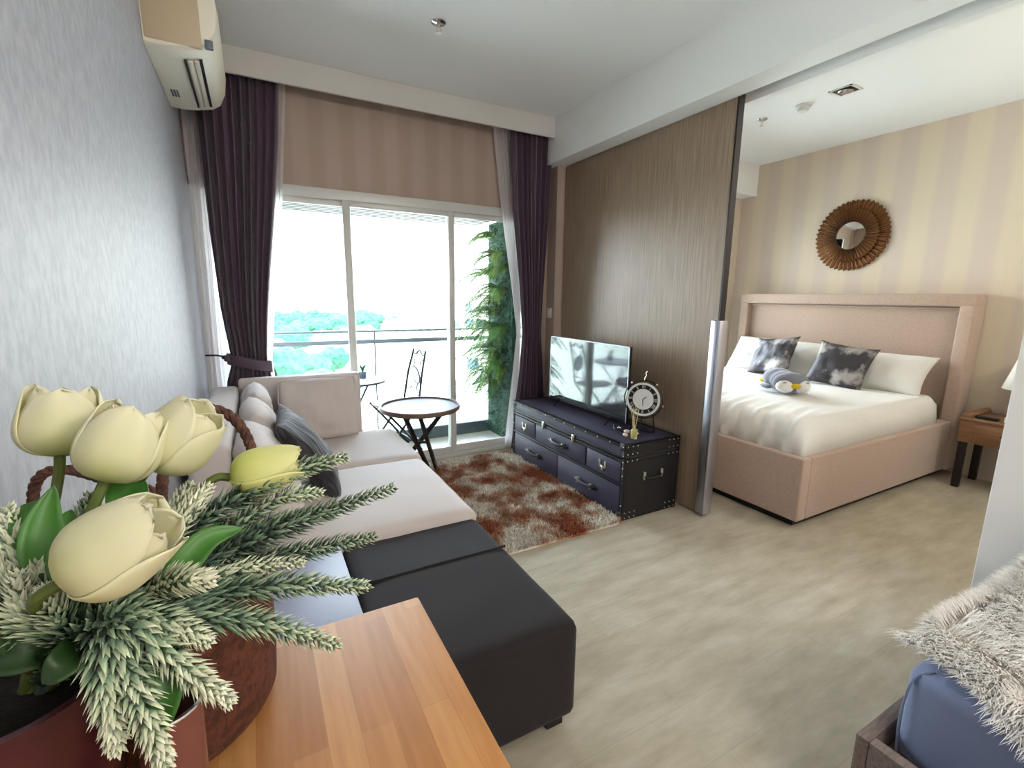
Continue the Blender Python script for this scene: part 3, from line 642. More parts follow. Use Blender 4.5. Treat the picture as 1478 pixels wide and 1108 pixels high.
g = MB(); [g.ball(CP(.134*math.cos(a), .134*math.sin(a), -.004), .007, 8) for a in (-.25, PI-.1, .9, PI-.9)]; g.tube([CP(0, .128, 0), CP(.003, .15, 0), CP(.012, .16, 0), CP(.006, .175, 0), CP(.014, .19, 0)], .0028, 6); g.build('finial', M['brass'], t, True)
# diffuser
dp = Vector((2.10, 2.195, TZ)); t = thing('reed_diffuser', 'small yellow glass reed diffuser bottle in front of the clock', 'diffuser', dp)
MB().lathe([(.004, .0), (.020, .0), (.022, .005), (.022, .05), (.018, .060), (.009, .066), (.009, .082)], 20, dp).build('bottle', M['bottle'], t, True)
for k in range(5):
    a = k*1.3; g = MB(); g.tube([dp+Vector((0, 0, .01)), dp+Vector((.028*math.cos(a), .028*math.sin(a), .19+.012*k))], .0017, 5); g.build('reed', M['reed'], t)
for i, (x, y, r, lb) in enumerate(((2.135, 2.30, .017, 'pale pink seashell on the trunk, nearest the television'), (2.075, 2.245, .016, 'speckled round shell on the trunk front edge beside the diffuser'), (2.17, 2.245, .013, 'small white shell on the trunk between the diffuser and the clock'))):
    mb = MB()
    def P(u, v, x=x, y=y, r=r, i=i):
        a = 2*PI*u; ph = PI*v; rr = r*(1+.12*math.cos(a*5+ph*4))*(1-.25*math.cos(ph)); return (x+rr*math.sin(ph)*math.cos(a), y+rr*math.sin(ph)*math.sin(a)*1.1, TZ+r*.8-r*.8*math.cos(ph+.0))
    mb.grid(P, 24, 12, True); tag(mb.build('seashell', M['shell'], None, True), lb, 'seashell')
t = thing('headphones', 'black headphones lying on the trunk under the corner of the television', 'headphones', (2.14, 2.35, TZ))
g = MB(); g.tube(spline([(2.16, 2.40, TZ+.012), (2.13, 2.42, TZ+.035), (2.10, 2.38, TZ+.02), (2.12, 2.33, TZ+.01), (2.17, 2.31, TZ+.01), (2.22, 2.30, TZ+.012)], 6), .005, 8); g.build('headband', M['black'], t, True)
for p in ((2.16, 2.40, TZ+.012), (2.22, 2.30, TZ+.012)): g = MB(); g.ball(p, (.016, .016, .0115), 12); g.build('ear_cup', M['chrome'], t, True)

# ---------------------------------------------------------------- bedroom
t = thing('bed', 'large dusty-pink upholstered bed with a tall framed headboard', 'bed', (3.9, 2.53, 0))
bx, by0, by1, hx = 2.83, 1.52, 3.50, 4.90
B('plinth', (bx+.05, by0+.05, 0), (hx, by1-.05, .05), M['black'], t)
g = MB(); g.box((bx, by0, .05), (bx+.09, by1, .455), .012, 3); g.box((bx+.09, by0, .05), (hx, by0+.09, .455), .012, 3); g.box((bx+.09, by1-.09, .05), (hx, by1, .455), .012, 3); g.box((bx+.08, by0+.08, .05), (hx, by1-.08, .30)); g.build('bed_frame', M['bedfab'], t, True)
hb = MB(); hb.box((hx, by0+.01, .05), (5.02, by1-.03, 1.44), .012, 3); hbo = hb.build('headboard', M['bedfab'], t, True)
g = MB(); g.box((hx-.06, by0-.02, .05), (5.026, by0+.075, 1.375), .012, 3); g.box((hx-.06, by1-.095, .05), (5.026, by1, 1.375), .012, 3); g.box((hx-.062, by0-.022, 1.36), (5.027, by1+.002, 1.46), .015, 3); g.build('headboard_border', M['bedfab'], hbo, True)
g = MB(); zz = 1.345; g.tube([(hx-.012, by0+.085, .45), (hx-.012, by0+.085, zz), (hx-.012, by1-.105, zz), (hx-.012, by1-.105, .45)], .008, 8); g.build('piping', M['bedfab'], hbo, True)
slab((bx+.10, by0+.10, .30), (hx-.012, by1-.10, .60), .05, .01, 3).build('mattress', M['duvet'], t, 'all')
# duvet: tucked into the frame, gathered at the foot
g = MB()
def duv(u, v):
    x = bx+.045+(hx-.26-bx)*u; y = by0+.035+(by1-by0-.07)*v
    ex = min(1, max(0, (x-(bx+.045))/.16)); ey = min(1, max(0, min(y-(by0+.035), (by1-.035)-y)/.10))
    h = .455+.205*math.sqrt(max(0, 1-(1-ex)**2))*math.sqrt(max(0, 1-(1-ey)**2)) 
    if u <= 0 or v <= 0 or v >= 1: h = .43
    wr = (.010*math.sin(y*42+3*math.sin(x*3))+.008*math.sin(y*71+4*math.sin(x*5)))*max(0, 1-(x-bx)/.6)*ey + .006*noise.noise(Vector((x*3, y*3, 0)))
    return (x-.02*(1-ex)*math.sin(y*42)*.4, y, h+wr)
g.grid(duv, 90, 110); o = g.build('duvet', M['duvet'], t, 'all'); solidify(o, .02)
def bedp(label, loc, eul, w=.68, h=.42, th=.17, m='pillow', seed=0, nm='pillow', wr=.012, pinch=.09):
    return cush(nm, label, 'pillow' if nm == 'pillow' else 'cushion', w, h, th, loc, eul, M[m], seed, None, wr, pinch, 2.3)
HB = (math.radians(62), 0, -H2)
bedp('white pillow nearest the nightstand, leaning on the headboard', (4.70, 1.98, .80), (math.radians(50), 0, -H2), .66, .40, .17, seed=11)
bedp('white pillow in the middle, behind the two grey cushions', (4.74, 2.66, .82), (math.radians(58), 0, -H2), .62, .40, .17, seed=12)
bedp('white pillow at the far side of the bed by the bedroom window', (4.72, 3.15, .82), (math.radians(58), 0, -H2), .60, .42, .17, seed=13)
bedp('shiny grey patterned cushion on the right, between white pillows', (4.50, 2.22, .835), (math.radians(60), .10, -H2+.1), .46, .42, .13, 'seqcush', 14, 'throw_cushion', .008, .10)
bedp('shiny grey patterned cushion on the left, behind the penguin toy', (4.52, 2.86, .845), (math.radians(62), -.12, -H2-.1), .46, .42, .13, 'seqcush', 15, 'throw_cushion', .008, .10)
# penguin plush
t = thing('penguin_toy', 'grey and white plush penguin lying face down on the bed', 'soft toy', (3.95, 2.42, .66))
pb = Vector((3.74, 2.25, .672)); d = Vector((-.55, -.80, 0)).normalized(); ax = rot_to(d)
g = MB()
def body(u, v):
    s_ = v; a = 2*PI*u; rr = .105*(math.sin(PI*min(1, s_*1.0))**.55); rr *= 1-.12*math.exp(-((s_-.60)/.07)**2)
    p = ax @ Vector((rr*1.15*math.cos(a), rr*.85*math.sin(a), (s_-.62)*.42)); return pb+p+Vector((0, 0, .085))
g.grid(body, 28, 26, True); bo = g.build('body', M['plushg'], t, 'all')
hc = pb+d*.13+Vector((0, 0, .085)); Rr = ax.to_3x3()
g = MB(); g.ball(hc, (.135, .085, .085), 22, Rr); g.build('head', M['plushg'], bo, 'all')
g = MB(); 
for s in (-1, 1): g.ball(hc+Rr @ Vector((s*.058, -.012*0+.0, .040))+Vector((0, 0, -.018)), (.070, .055, .055), 16, Rr)
g.build('face', M['plushw'], bo, 'all')
g = MB(); g.ball(hc+Rr @ Vector((0, 0, .078))+Vector((0, 0, -.012)), (.045, .022, .028), 14, Rr); g.build('beak', M['yellow'], bo, 'all')
g = MB()
for s in (-1, 1):
    c0 = hc+Rr @ Vector((s*.078, 0, .078))+Vector((0, 0, .010)); g.tube([c0+Rr @ Vector((-.016, 0, 0))+Vector((0, 0, 0)), c0+Vector((0, 0, .007))+d*.006, c0+Rr @ Vector((.016, 0, 0))], .0028, 6)
g.build('eye', M['black'], bo)
for s in (-1, 1):
    g = MB(); g.ball(pb+Rr @ Vector((s*.13, 0, .0))+Vector((0, 0, .035)), (.035, .02, .075), 14, Rr); g.build('flipper', M['plushg'], bo, 'all')
    g = MB(); g.ball(pb+Rr @ Vector((s*.045, 0, -.265))+Vector((0, 0, .04)), (.032, .018, .04), 12, Rr); g.build('foot', M['yellow'], bo, 'all')
# nightstand
t = thing('nightstand', 'wooden nightstand with scrolled arms and dark legs beside the bed', 'nightstand', (4.8, 1.13, 0))
nx0, nx1, ny0, ny1 = 4.62, 5.0, .86, 1.40
B('case', (nx0, ny0, .36), (nx1, ny1, .53), M['nwood'], t, .006); B('top', (nx0-.01, ny0-.01, .53), (nx1, ny1+.01, .55), M['nwood'], t, .006)
dr = B('drawer', (nx0-.008, ny0+.09, .385), (nx0, ny1-.09, .51), M['nwood'], t, .003)
g = MB(); g.tube([(nx0-.01, 1.09, .455), (nx0-.022, 1.10, .45), (nx0-.022, 1.16, .45), (nx0-.01, 1.17, .455)], .004, 6); g.build('handle', M['blackm'], dr, True)
for y in (ny0+.03, ny1-.03):
    g = MB(); g.lathe([(.03, -.19), (.03, .19)], 18, (nx0+.19, y, .555), Matrix.Rotation(PI/2, 3, 'Y')); g.build('scroll_arm', M['nwood'], t, True)
    for x in (nx0+.03, nx1-.03): B('leg', (x-.022, y-.022, 0), (x+.022, y+.022, .36), M['darkwood'], t, .004)
tag(B('remote_control', (4.64, 1.205, .551), (4.69, 1.33, .572), M['black'], None, .006), 'black remote control lying on the nightstand', 'remote control')
t = thing('tissue_box', 'white box on the nightstand beside the lamp', 'box', (4.69, 1.10, .55)); B('box', (4.64, 1.07, .551), (4.73, 1.175, .585), M['white_plastic'], t, .004); B('lid', (4.638, 1.068, .585), (4.732, 1.177, .592), M['white_plastic'], t, .002)
t = thing('table_lamp', 'bedside lamp with a white cone shade on the nightstand', 'lamp', (4.84, 1.12, .55))
lc = (4.84, 1.12, 0)
MB().lathe([(.05, .551), (.052, .56), (.02, .575), (.012, .62), (.028, .68), (.012, .74), (.01, .86)], 24, lc).build('base', M['darkwood'], t, True)
solidify(MB().lathe([(.15, .78), (.08, 1.06)], 32, lc, cap=False).build('lamp_shade', M['shade'], t, True), .003)
# sunburst mirror
t = thing('sunburst_mirror', 'round mirror in a bronze sunburst frame above the bed', 'mirror', (5.0, 2.53, 2.0))
mc = Vector((5.028, 2.535, 2.0))
fr = MB()
def petal(a, r0, r1, wd, x0, x1):
    m_ = 10
    for i in range(2):
        pass
    vs = []; sh = []
    for i in range(m_+1):
        s_ = i/m_; r = r0+(r1-r0)*s_; hw = wd*(.45+.9*s_)*math.sqrt(max(0, 1-max(0, (s_-.78)/.22)**2))*.5 if s_ > .78 else wd*(.45+.9*s_)*.5
        hgt = x0+(x1-x0)*math.sin(PI*s_*.5)
        for j, (o_, dz) in enumerate(((-1, 0), (-.55, .010), (0, .002), (.55, .010), (1, 0))):
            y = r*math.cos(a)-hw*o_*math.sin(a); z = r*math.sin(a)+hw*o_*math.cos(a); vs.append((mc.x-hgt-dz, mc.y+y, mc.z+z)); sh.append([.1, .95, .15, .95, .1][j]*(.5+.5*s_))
    fs = [(i*5+j, i*5+j+1, i*5+j+6, i*5+j+5) for i in range(m_) for j in range(4)]
    fr.add(vs, fs, sh)
for k in range(46): petal(2*PI*k/46, .13, .325, .040, .022, .010)
for k in range(46): petal(2*PI*(k+.5)/46, .125, .245, .030, .030, .028)
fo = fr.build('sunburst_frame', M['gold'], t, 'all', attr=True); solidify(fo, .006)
g = MB(); g.lathe([(.126, .0), (.126, .036), (.138, .036), (.138, .0)], 48, mc, Matrix.Rotation(-PI/2, 3, 'Y'), cap=False); g.build('inner_rim', M['blackm'], t, True)
g = MB(); g.lathe([(.126, .0), (.126, .028), (.09, .0305), (.05, .032), (.001, .033)], 48, mc, Matrix.Rotation(-PI/2, 3, 'Y')); g.build('mirror_glass', M['mirror'], t, True)

# ---------------------------------------------------------------- daybed with fur throw
t = thing('daybed', 'daybed with grey-brown wooden frame and blue mattress, bottom right', 'daybed', (1.9, 0, 0))
dx0, dx1, dy1 = 1.285, 2.42, .475
B('frame_side', (dx0, dy1-.03, .0), (dx1, dy1, .30), M['daywood'], t, .003); B('frame_end', (dx0, -1.2, .0), (dx0+.032, dy1-.03, .30), M['daywood'], t, .003)
B('slat_deck', (dx0+.03, -1.2, .20), (dx1, dy1-.03, .225), M['daywood'], t)
ma = slab((dx0+.085, -1.15, .226), (dx1-.02, dy1-.045, .505), .045, .02, 9, 26).build('mattress', M['bluefab'], t, 'all'); ma['label'] = 'slate blue mattress'
g = MB(); g.tube(spline([(dx0+.092, dy1-.055, .25), (dx0+.088, dy1-.052, .36), (dx0+.095, dy1-.062, .47), (dx0+.12, dy1-.09, .503)], 5), .003, 6); g.build('piping', M['bluefab'], ma, True)
cush('blue_cushion', 'slate blue cushion against the partition wall on the daybed', 'cushion', .46, .36, .15, (2.30, .12, .60), (H2-.3, 0, -H2), M['bluefab'], 21)
def fur():
    rnd = random.random; mb = MB(); x0, x1 = dx0+.10, dx1-.06
    def S(u, v):
        # u across from the exposed mattress end, v from the far edge towards the near side
        t_ = min(1, max(0, (v-.05)/.40)); D = .03+.15*t_*t_*(3-2*t_)+.015*math.sin(v*17)
        off = .10*(1-t_); s_ = u*(x1-x0+D); xe = dx0+.075; y = dy1-.055-.95*(v-.05)
        z = .528+.010*math.sin(u*8+v*3)
        if s_ < D: return Vector((xe-.02*(D-s_)/D+off, y, z-(D-s_)*.95*t_-.004))
        x = xe+off*(1-u)+(s_-D)
        if v < .05: q = (.05-v)/.05; y = dy1-.055+.026*q; z -= .085*q*q*(.3+.7*u)
        return Vector((x, y, z))
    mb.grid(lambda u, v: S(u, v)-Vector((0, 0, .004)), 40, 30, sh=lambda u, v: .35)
    cl = [(rnd(), rnd(), rnd()*2*PI) for _ in range(700)]
    for k in range(48000):
        c = cl[int(rnd()*700)]; u = c[0]+random.gauss(0, .02); v = c[1]+random.gauss(0, .028)
        if rnd() < .12: (u, v) = random.choice([(rnd(), rnd()*.02), (rnd()*.02, rnd()), (rnd(), 1-rnd()*.02)])
        u = min(1, max(0, u)); v = min(1, max(0, v))
        p = S(u, v); a = c[2]*.35+2.6+1.2*math.sin(c[0]*6+c[1]*5)+random.gauss(0, .35); l = .030+.030*rnd()
        dr = Vector((math.cos(a), math.sin(a), .55+.6*rnd()))
        if v < .05: dr = Vector((random.gauss(0, .4), .8, .2+.8*rnd()))
        if u < .14: dr = Vector((-.5-.5*rnd(), random.gauss(0, .5), -.55+.5*rnd())) if v > .2 else Vector((-.7, random.gauss(0, .6), .1+.6*rnd()))
        dr.normalize(); sd_ = dr.cross(Vector((0, 0, 1))); sd_ = sd_.normalized()*.0015
        q = p+dr*l*.55+Vector((0, 0, .004)); e = p+dr*l+Vector((0, 0, -.006))
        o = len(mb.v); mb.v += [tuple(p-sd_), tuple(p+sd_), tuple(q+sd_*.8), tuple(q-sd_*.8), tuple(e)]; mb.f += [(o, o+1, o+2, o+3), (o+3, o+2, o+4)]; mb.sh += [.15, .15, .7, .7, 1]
    me = bpy.data.meshes.new('fur_throw'); me.from_pydata(mb.v, [], mb.f); a = me.attributes.new('shade', 'FLOAT', 'POINT'); a.data.foreach_set('value', mb.sh)
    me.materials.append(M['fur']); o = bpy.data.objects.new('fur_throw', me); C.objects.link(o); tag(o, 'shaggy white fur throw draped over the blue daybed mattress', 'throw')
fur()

# ---------------------------------------------------------------- near counter with flowers
t = thing('wooden_counter', 'butcher block counter with warm staves, under the flowers', 'table', (-.05, .2, 0))
B('top', (XL+.002, -.45, .862), (.207, .703, .90), M['butcher'], t, .004)
for x in (XL+.04, .165):
    for y in (-.40, .655): B('leg', (x-.025, y-.025, 0), (x+.025, y+.025, .862), M['darkwood'], t, .003)
B('apron', (XL+.03, -.41, .78), (.18, .67, .862), M['darkwood'], t)
CT = .9005
# basket
bc = Vector((-.135, .635, CT)); br_ = .125; bz = .185
t = thing('basket', 'dark brown round basket with twisted rope handles, behind the tulips', 'basket', bc)
def bask(u, v):
    K = [(0, .0), (.90, .0), (.97, .01), (1.0, .05), (1.03, .4), (1.01, .8), (.98, 1.0), (.945, 1.0), (.96, .5), (.9, .06), (0, .05)]
    i = round(v*(len(K)-1)); r, z = K[i]; return bc+Vector((br_*max(r, .01)*math.cos(2*PI*u), br_*max(r, .01)*math.sin(2*PI*u), bz*z))
g = MB(); g.grid(bask, 56, 10, True); g.build('body', M['basket'], t, 'all')
g = MB(); g.tube([bc+Vector((br_*.965*math.cos(k*PI/24), br_*.965*math.sin(k*PI/24), bz+.002)) for k in range(48)], .006, 8, True); g.build('rim', M['rope'], t, True)
def rope(pts, r, parent):
    g = MB(); P = spline(pts, 10); L = [0]
    for a, b in zip(P, P[1:]): L.append(L[-1]+(b-a).length)
    for s in range(3):
        Q = []
        for i, p in enumerate(P):
            tt = (P[min(i+1, len(P)-1)]-P[max(i-1, 0)]).normalized(); x = tt.cross(Vector((.3, 1, .2))).normalized(); y = tt.cross(x); a = L[i]/.030*2*PI+s*2*PI/3
            Q.append(p+(x*math.cos(a)+y*math.sin(a))*r*.5)
        g.tube(Q, r*.62, 7)
    return g.build('rope_handle', M['rope'], parent, True)
rope([at(58, 770, .60), at(48, 715, .60), at(62, 684, .60), at(100, 678, .61), at(145, 690, .62), at(190, 700, .64), at(228, 715, .66), at(234, 760, .66)], .0062, t)
rope([at(232, 765, .56), at(234, 700, .56), at(245, 640, .57), at(275, 596, .58), at(312, 591, .59), at(345, 612, .60), at(365, 655, .61), at(372, 715, .62), at(372, 750, .62)], .0062, t)
# tumbler
p = at(238, 985, .40); t = thing('metal_tumbler', 'copper pink tumbler with a chrome rim beside the flower pot', 'cup', (p.x, p.y, CT))
MB().lathe([(.002, .0), (.020, .0), (.021, .004), (.025, .150), (.0235, .150), (.0195, .006), (.002, .005)], 32, (p.x, p.y, CT)).build('cup', M['copper'], t, True)
g = MB(); g.tube([(p.x+.0243*math.cos(k*PI/18), p.y+.0243*math.sin(k*PI/18), CT+.152) for k in range(36)], .0022, 8, True); g.build('rim', M['chrome'], t, True)
# pot with tulips and sprigs
pp = at(18, 1040, .375); pc = Vector((pp.x, pp.y, CT)); PT = 1.098
t = thing('flower_pot', 'maroon pot of pale yellow tulips and frosted green sprigs', 'potted flowers', pc)
hh = PT-CT
MB().lathe([(.002, 0), (.045, 0), (.050, .006), (.062, .09), (.070, hh*.8), (.073, hh-.01), (.073, hh), (.066, hh), (.062, hh-.03), (.002, hh-.035)], 48, pc).build('pot', M['pot'], t, True)
MB().lathe([(.061, hh-.032), (.04, hh-.020), (.002, hh-.016)], 30, pc).build('pot_fill', mat('dark_pot_fill', '#14120c', .95, bump=(60, .8, .01)), t, True)  # near-black fill closing the pot below its rim
RT = Vector((pc.x+.01, pc.y+.01, PT-.03))
env_ = lambda v: (max(.0, 1-(1-min(1, v/.42))**2.4)**.5)*(1-.30*max(0, (v-.42)/.58)**1.6)*.94+.06
def tulip(base, axis, L_, wd, m, roll=0, openn=.0, seed=0, parent=t):
    """flower head: six overlapping petals around axis"""
    R3 = rot_to(axis); root = None
    for k in range(6):
        inner = k % 2; a0 = roll+k*PI/3; g = MB(); rr0 = wd/2*(.90 if inner else 1.0); Lk = L_*(.97 if inner else 1.0)*(1+.04*math.sin(seed+k*2)); half = PI/3*.98
        def P(u, v):
            s_ = (u*2-1); r = rr0*env_(v)*(1+openn*v*v); wv = half*1.08*max(0, 1-max(0, (v-.45)/.55)**2.6)**.5
            r *= 1+.035*(s_*s_)*(1 if not inner else -.6)+.02*math.sin(s_*7+seed+k)*v
            a = a0+s_*wv; z = Lk*v+.03*wd*math.sin(s_*6+seed*2+k)*v
            return Vector(base)+R3 @ Vector((r*math.cos(a), r*math.sin(a), z))
        g.grid(P, 14, 22, sh=lambda u, v: v*.8+.2*abs(u*2-1)); o = g.build('petal', m, parent, 'all', attr=True); solidify(o, .0011)
def stem(pts, r=.0042, nm='tulip_stem', parent=t):
    g = MB(); g.tube(spline(pts, 8), r, 8); return g.build(nm, M['stem'], parent, True)
# head base pixel, head tip pixel, depths, width
HEADS = [((86, 658), .42, (92, 560), .425, .060, 'petal', .10, .0, 1), ((152, 694), .385, (200, 590), .40, .057, 'petal', .5, .02, 2), ((222, 672), .43, (298, 590), .44, .061, 'petal', .2, .03, 3),
         ((96, 838), .315, (240, 742), .335, .060, 'petal', .35, .02, 4), ((332, 690), .45, (436, 662), .475, .044, 'petal_y', .1, -.1, 5)]
for (b0, d0, tp, d1, wd, mm, roll, op, sd_) in HEADS:
    b_ = at(*b0, d0); e_ = at(*tp, d1); ax_ = e_-b_; st = stem([RT+Vector((random.uniform(-.01, .01), random.uniform(-.01, .01), 0)), RT.lerp(b_, .5)+Vector((0, 0, .015)), b_-ax_.normalized()*.02, b_+ax_.normalized()*.004])
    tulip(b_, ax_, ax_.length, wd, M[mm], roll, op, sd_, st)
def leaf(pts, wd, m='leaf', parent=t, up=(0, 0, 1), nm='tulip_leaf'):
    P = spline(pts, 8); N = len(P)-1; g = MB()
    def F(u, v):
        i = round(v*N); p = P[i]; tt = (P[min(i+1, N)]-P[max(i-1, 0)]).normalized(); tocam = (EYE-p).normalized(); x = tt.cross(tocam+Vector(up)*.4).normalized(); nn = x.cross(tt)
        hw = wd*math.sin(PI*min(.999, .12+.88*v))**.75; s_ = u*2-1; return p+x*hw*s_/1+nn*(s_*s_)*hw*.45
    g.grid(F, 6, N); o = g.build(nm, M[m], parent, 'all'); solidify(o, .0012); return o
leaf([at(85, 890, .38), at(62, 800, .37), at(45, 745, .375), at(33, 728, .38)], .014)
leaf([at(95, 900, .36), at(80, 830, .36), at(62, 770, .36), at(78, 700, .37)], .016)
leaf([at(110, 900, .37), at(90, 830, .37), at(96, 760, .38), at(102, 735, .39)], .008)
leaf([at(120, 890, .35), at(112, 830, .345), at(100, 800, .35), at(90, 770, .355)], .014)
leaf([at(130, 870, .37), at(190, 800, .39), at(185, 700, .42), at(215, 672, .43)], .016)
leaf([at(160, 880, .36), at(250, 830, .38), at(300, 780, .40), at(352, 762, .42)], .012)
leaf([at(200, 900, .36), at(240, 960, .35), at(235, 1020, .34), at(225, 1068, .34)], .011)
leaf([at(60, 960, .34), at(30, 900, .33), at(10, 860, .33), at(-20, 820, .34)], .016, 'leaf_dark')
leaf([at(110, 960, .35), at(60, 940, .33), at(20, 950, .32), at(-30, 960, .32)], .014, 'leaf_dark')
leaf([at(120, 950, .35), at(130, 930, .34), at(90, 960, .31), at(60, 985, .305)], .012, 'leaf_dark')
leaf([at(120, 950, .35), at(110, 890, .34), at(60, 850, .34), at(30, 840, .35)], .012, 'leaf_dark')
def sprig(pts, n=64, ll=.017, w_=.0030, dark=0., parent=t, wmax=1.0, seed=0, frost=0.):
    rg = random.Random(seed); P = spline(pts, 12); N = len(P)-1; g = MB()
    g.tube(P, [.0022*(1-.6*i/N) for i in range(N+1)], 6, sh=[.25+.4*i/N for i in range(N+1)])
    for k in range(n*7):
        s_ = .10+.90*(k/(n*7)); i = min(N-1, int(s_*N)); p = P[i].lerp(P[i+1], s_*N-i); tt = (P[i+1]-P[i]).normalized(); x = tt.cross(Vector((.1, .2, 1))).normalized(); y = tt.cross(x)
        a = k*2.39996+rg.uniform(-.3, .3); rad = x*math.cos(a)+y*math.sin(a); prof = (math.sin(PI*min(1, .22+.70*s_))**.7)*wmax
        l = ll*prof*rg.uniform(.8, 1.15); d_ = (rad*1.0+tt*.8).normalized(); sd_ = d_.cross(rad)
        if sd_.length < 1e-4: sd_ = x
        sd_ = sd_.normalized()*w_*(.7+.5*prof)
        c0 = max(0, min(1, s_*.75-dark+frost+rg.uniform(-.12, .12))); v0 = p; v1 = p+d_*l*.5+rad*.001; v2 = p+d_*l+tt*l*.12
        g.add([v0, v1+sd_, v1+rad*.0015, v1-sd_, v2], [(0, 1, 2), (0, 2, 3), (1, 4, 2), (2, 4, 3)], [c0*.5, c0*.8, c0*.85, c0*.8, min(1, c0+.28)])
    return g.build('frosted_sprig', M['sprig'], parent, False, attr=True)
SP = [ # base, mid, tip pixels with depths; dark, frost
 ([(150, 880, .37), (280, 760, .42), (400, 690, .46), (498, 659, .50)], .10, 0), ([(150, 890, .36), (300, 810, .41), (440, 750, .46), (568, 704, .51)], .22, 0),
 ([(150, 885, .37), (290, 830, .42), (420, 800, .46), (540, 774, .50)], .22, 0), ([(160, 900, .35), (300, 860, .39), (420, 845, .43), (530, 846, .47)], .12, .05),
 ([(160, 910, .34), (270, 890, .37), (380, 900, .40), (486, 931, .43)], .12, .08), ([(150, 900, .33), (220, 925, .34), (280, 975, .35), (332, 1012, .36)], 0, .25),
 ([(140, 900, .33), (180, 960, .33), (215, 1040, .33), (242, 1110, .335)], 0, .2), ([(130, 910, .33), (150, 970, .325), (160, 1020, .325), (168, 1082, .33)], 0, .2),
 ([(150, 880, .37), (230, 790, .40), (270, 740, .42), (300, 702, .44)], -.05, .3), ([(140, 880, .38), (200, 800, .41), (245, 745, .43), (277, 700, .45)], 0, .2),
 ([(160, 890, .36), (220, 850, .36), (260, 838, .36), (306, 836, .37)], 0, .3), ([(150, 890, .37), (300, 790, .43), (400, 720, .47), (462, 712, .50)], .05, .1),
 ([(150, 900, .35), (260, 850, .39), (340, 822, .42), (436, 812, .45)], .0, .25), ([(150, 890, .36), (280, 830, .41), (380, 760, .45), (470, 735, .48)], .15, 0),
 ([(80, 900, .35), (50, 850, .35), (25, 800, .36), (10, 735, .37)], -.05, .2), ([(80, 900, .35), (30, 870, .34), (0, 840, .34), (-25, 790, .35)], 0, .2), ([(90, 930, .34), (60, 900, .33), (35, 880, .33), (25, 830, .33)], 0, .2), ([(100, 930, .34), (90, 900, .33), (75, 880, .325), (70, 850, .33)], 0, .1), ([(90, 900, .36), (70, 850, .39), (45, 800, .42), (30, 765, .44)], -.05, .2),
 ([(100, 900, .35), (60, 900, .34), (20, 905, .33), (-30, 890, .33)], .1, 0), ([(90, 900, .345), (75, 870, .345), (60, 850, .35), (52, 815, .355)], 0, .1), ([(150, 890, .34), (180, 880, .34), (250, 900, .35), (300, 925, .36)], .05, .15), ([(140, 900, .345), (160, 930, .34), (200, 980, .34), (215, 1010, .345)], .0, .1),
 ([(150, 880, .38), (200, 760, .44), (190, 700, .47), (170, 660, .49)], .15, 0), ([(140, 880, .38), (120, 800, .43), (118, 760, .46), (130, 715, .48)], .15, .0)]
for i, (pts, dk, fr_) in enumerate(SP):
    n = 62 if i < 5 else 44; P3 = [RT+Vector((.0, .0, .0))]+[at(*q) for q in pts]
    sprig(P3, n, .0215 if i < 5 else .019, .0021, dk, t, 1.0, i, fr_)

# ---------------------------------------------------------------- balcony
yb0, yb1 = 3.85, 4.50
struct('floor_balcony', MB().box((-.6, yb0, -.12), (2.9, yb1+.1, -.02)), M['balcony'])
struct('ceiling_balcony', MB().box((-.6, yb0, 2.13), (5.1, 4.62, 2.3)), M['wall_white'])
struct('wall_balcony_left', MB().box((-.75, yb0, -.12), (-.6, yb1+.1, 2.3)), M['wall_white'])
for k in range(7): tag(B('awning_slat', (-.55, 4.06+k*.075, 2.095), (2.04, 4.06+k*.075+.045, 2.12), M['blackm'], None, .003), 'narrow grey slat of the louvred balcony ceiling', 'slat', 'grey slats of the balcony ceiling')
struct('trim_2', MB().box((-.6, 4.40, -.02), (2.3, 4.52, .10), .004), M['curb'])
t = thing('balcony_railing', 'grey metal and glass balcony railing', 'railing', (1, 4.47, .1))
g = MB(); g.tube([(-.55, 4.47, 1.07), (2.6, 4.47, 1.07)], .012, 10); g.build('top_rail', M['grey_plastic'], t, True)
B('glass_clamp_rail', (-.55, 4.455, .955), (2.6, 4.485, .995), M['grey_plastic'], t, .004)
for x in (-.2, .97, 2.2): g = MB(); g.tube([(x, 4.47, .10), (x, 4.47, 1.07)], .007, 8); g.build('post', M['curb'], t, True)
for a, b_ in ((-.55, .955), (.985, 2.55)): B('glass_pane', (a, 4.468, .12), (b_, 4.474, .955), M['glass'], t)

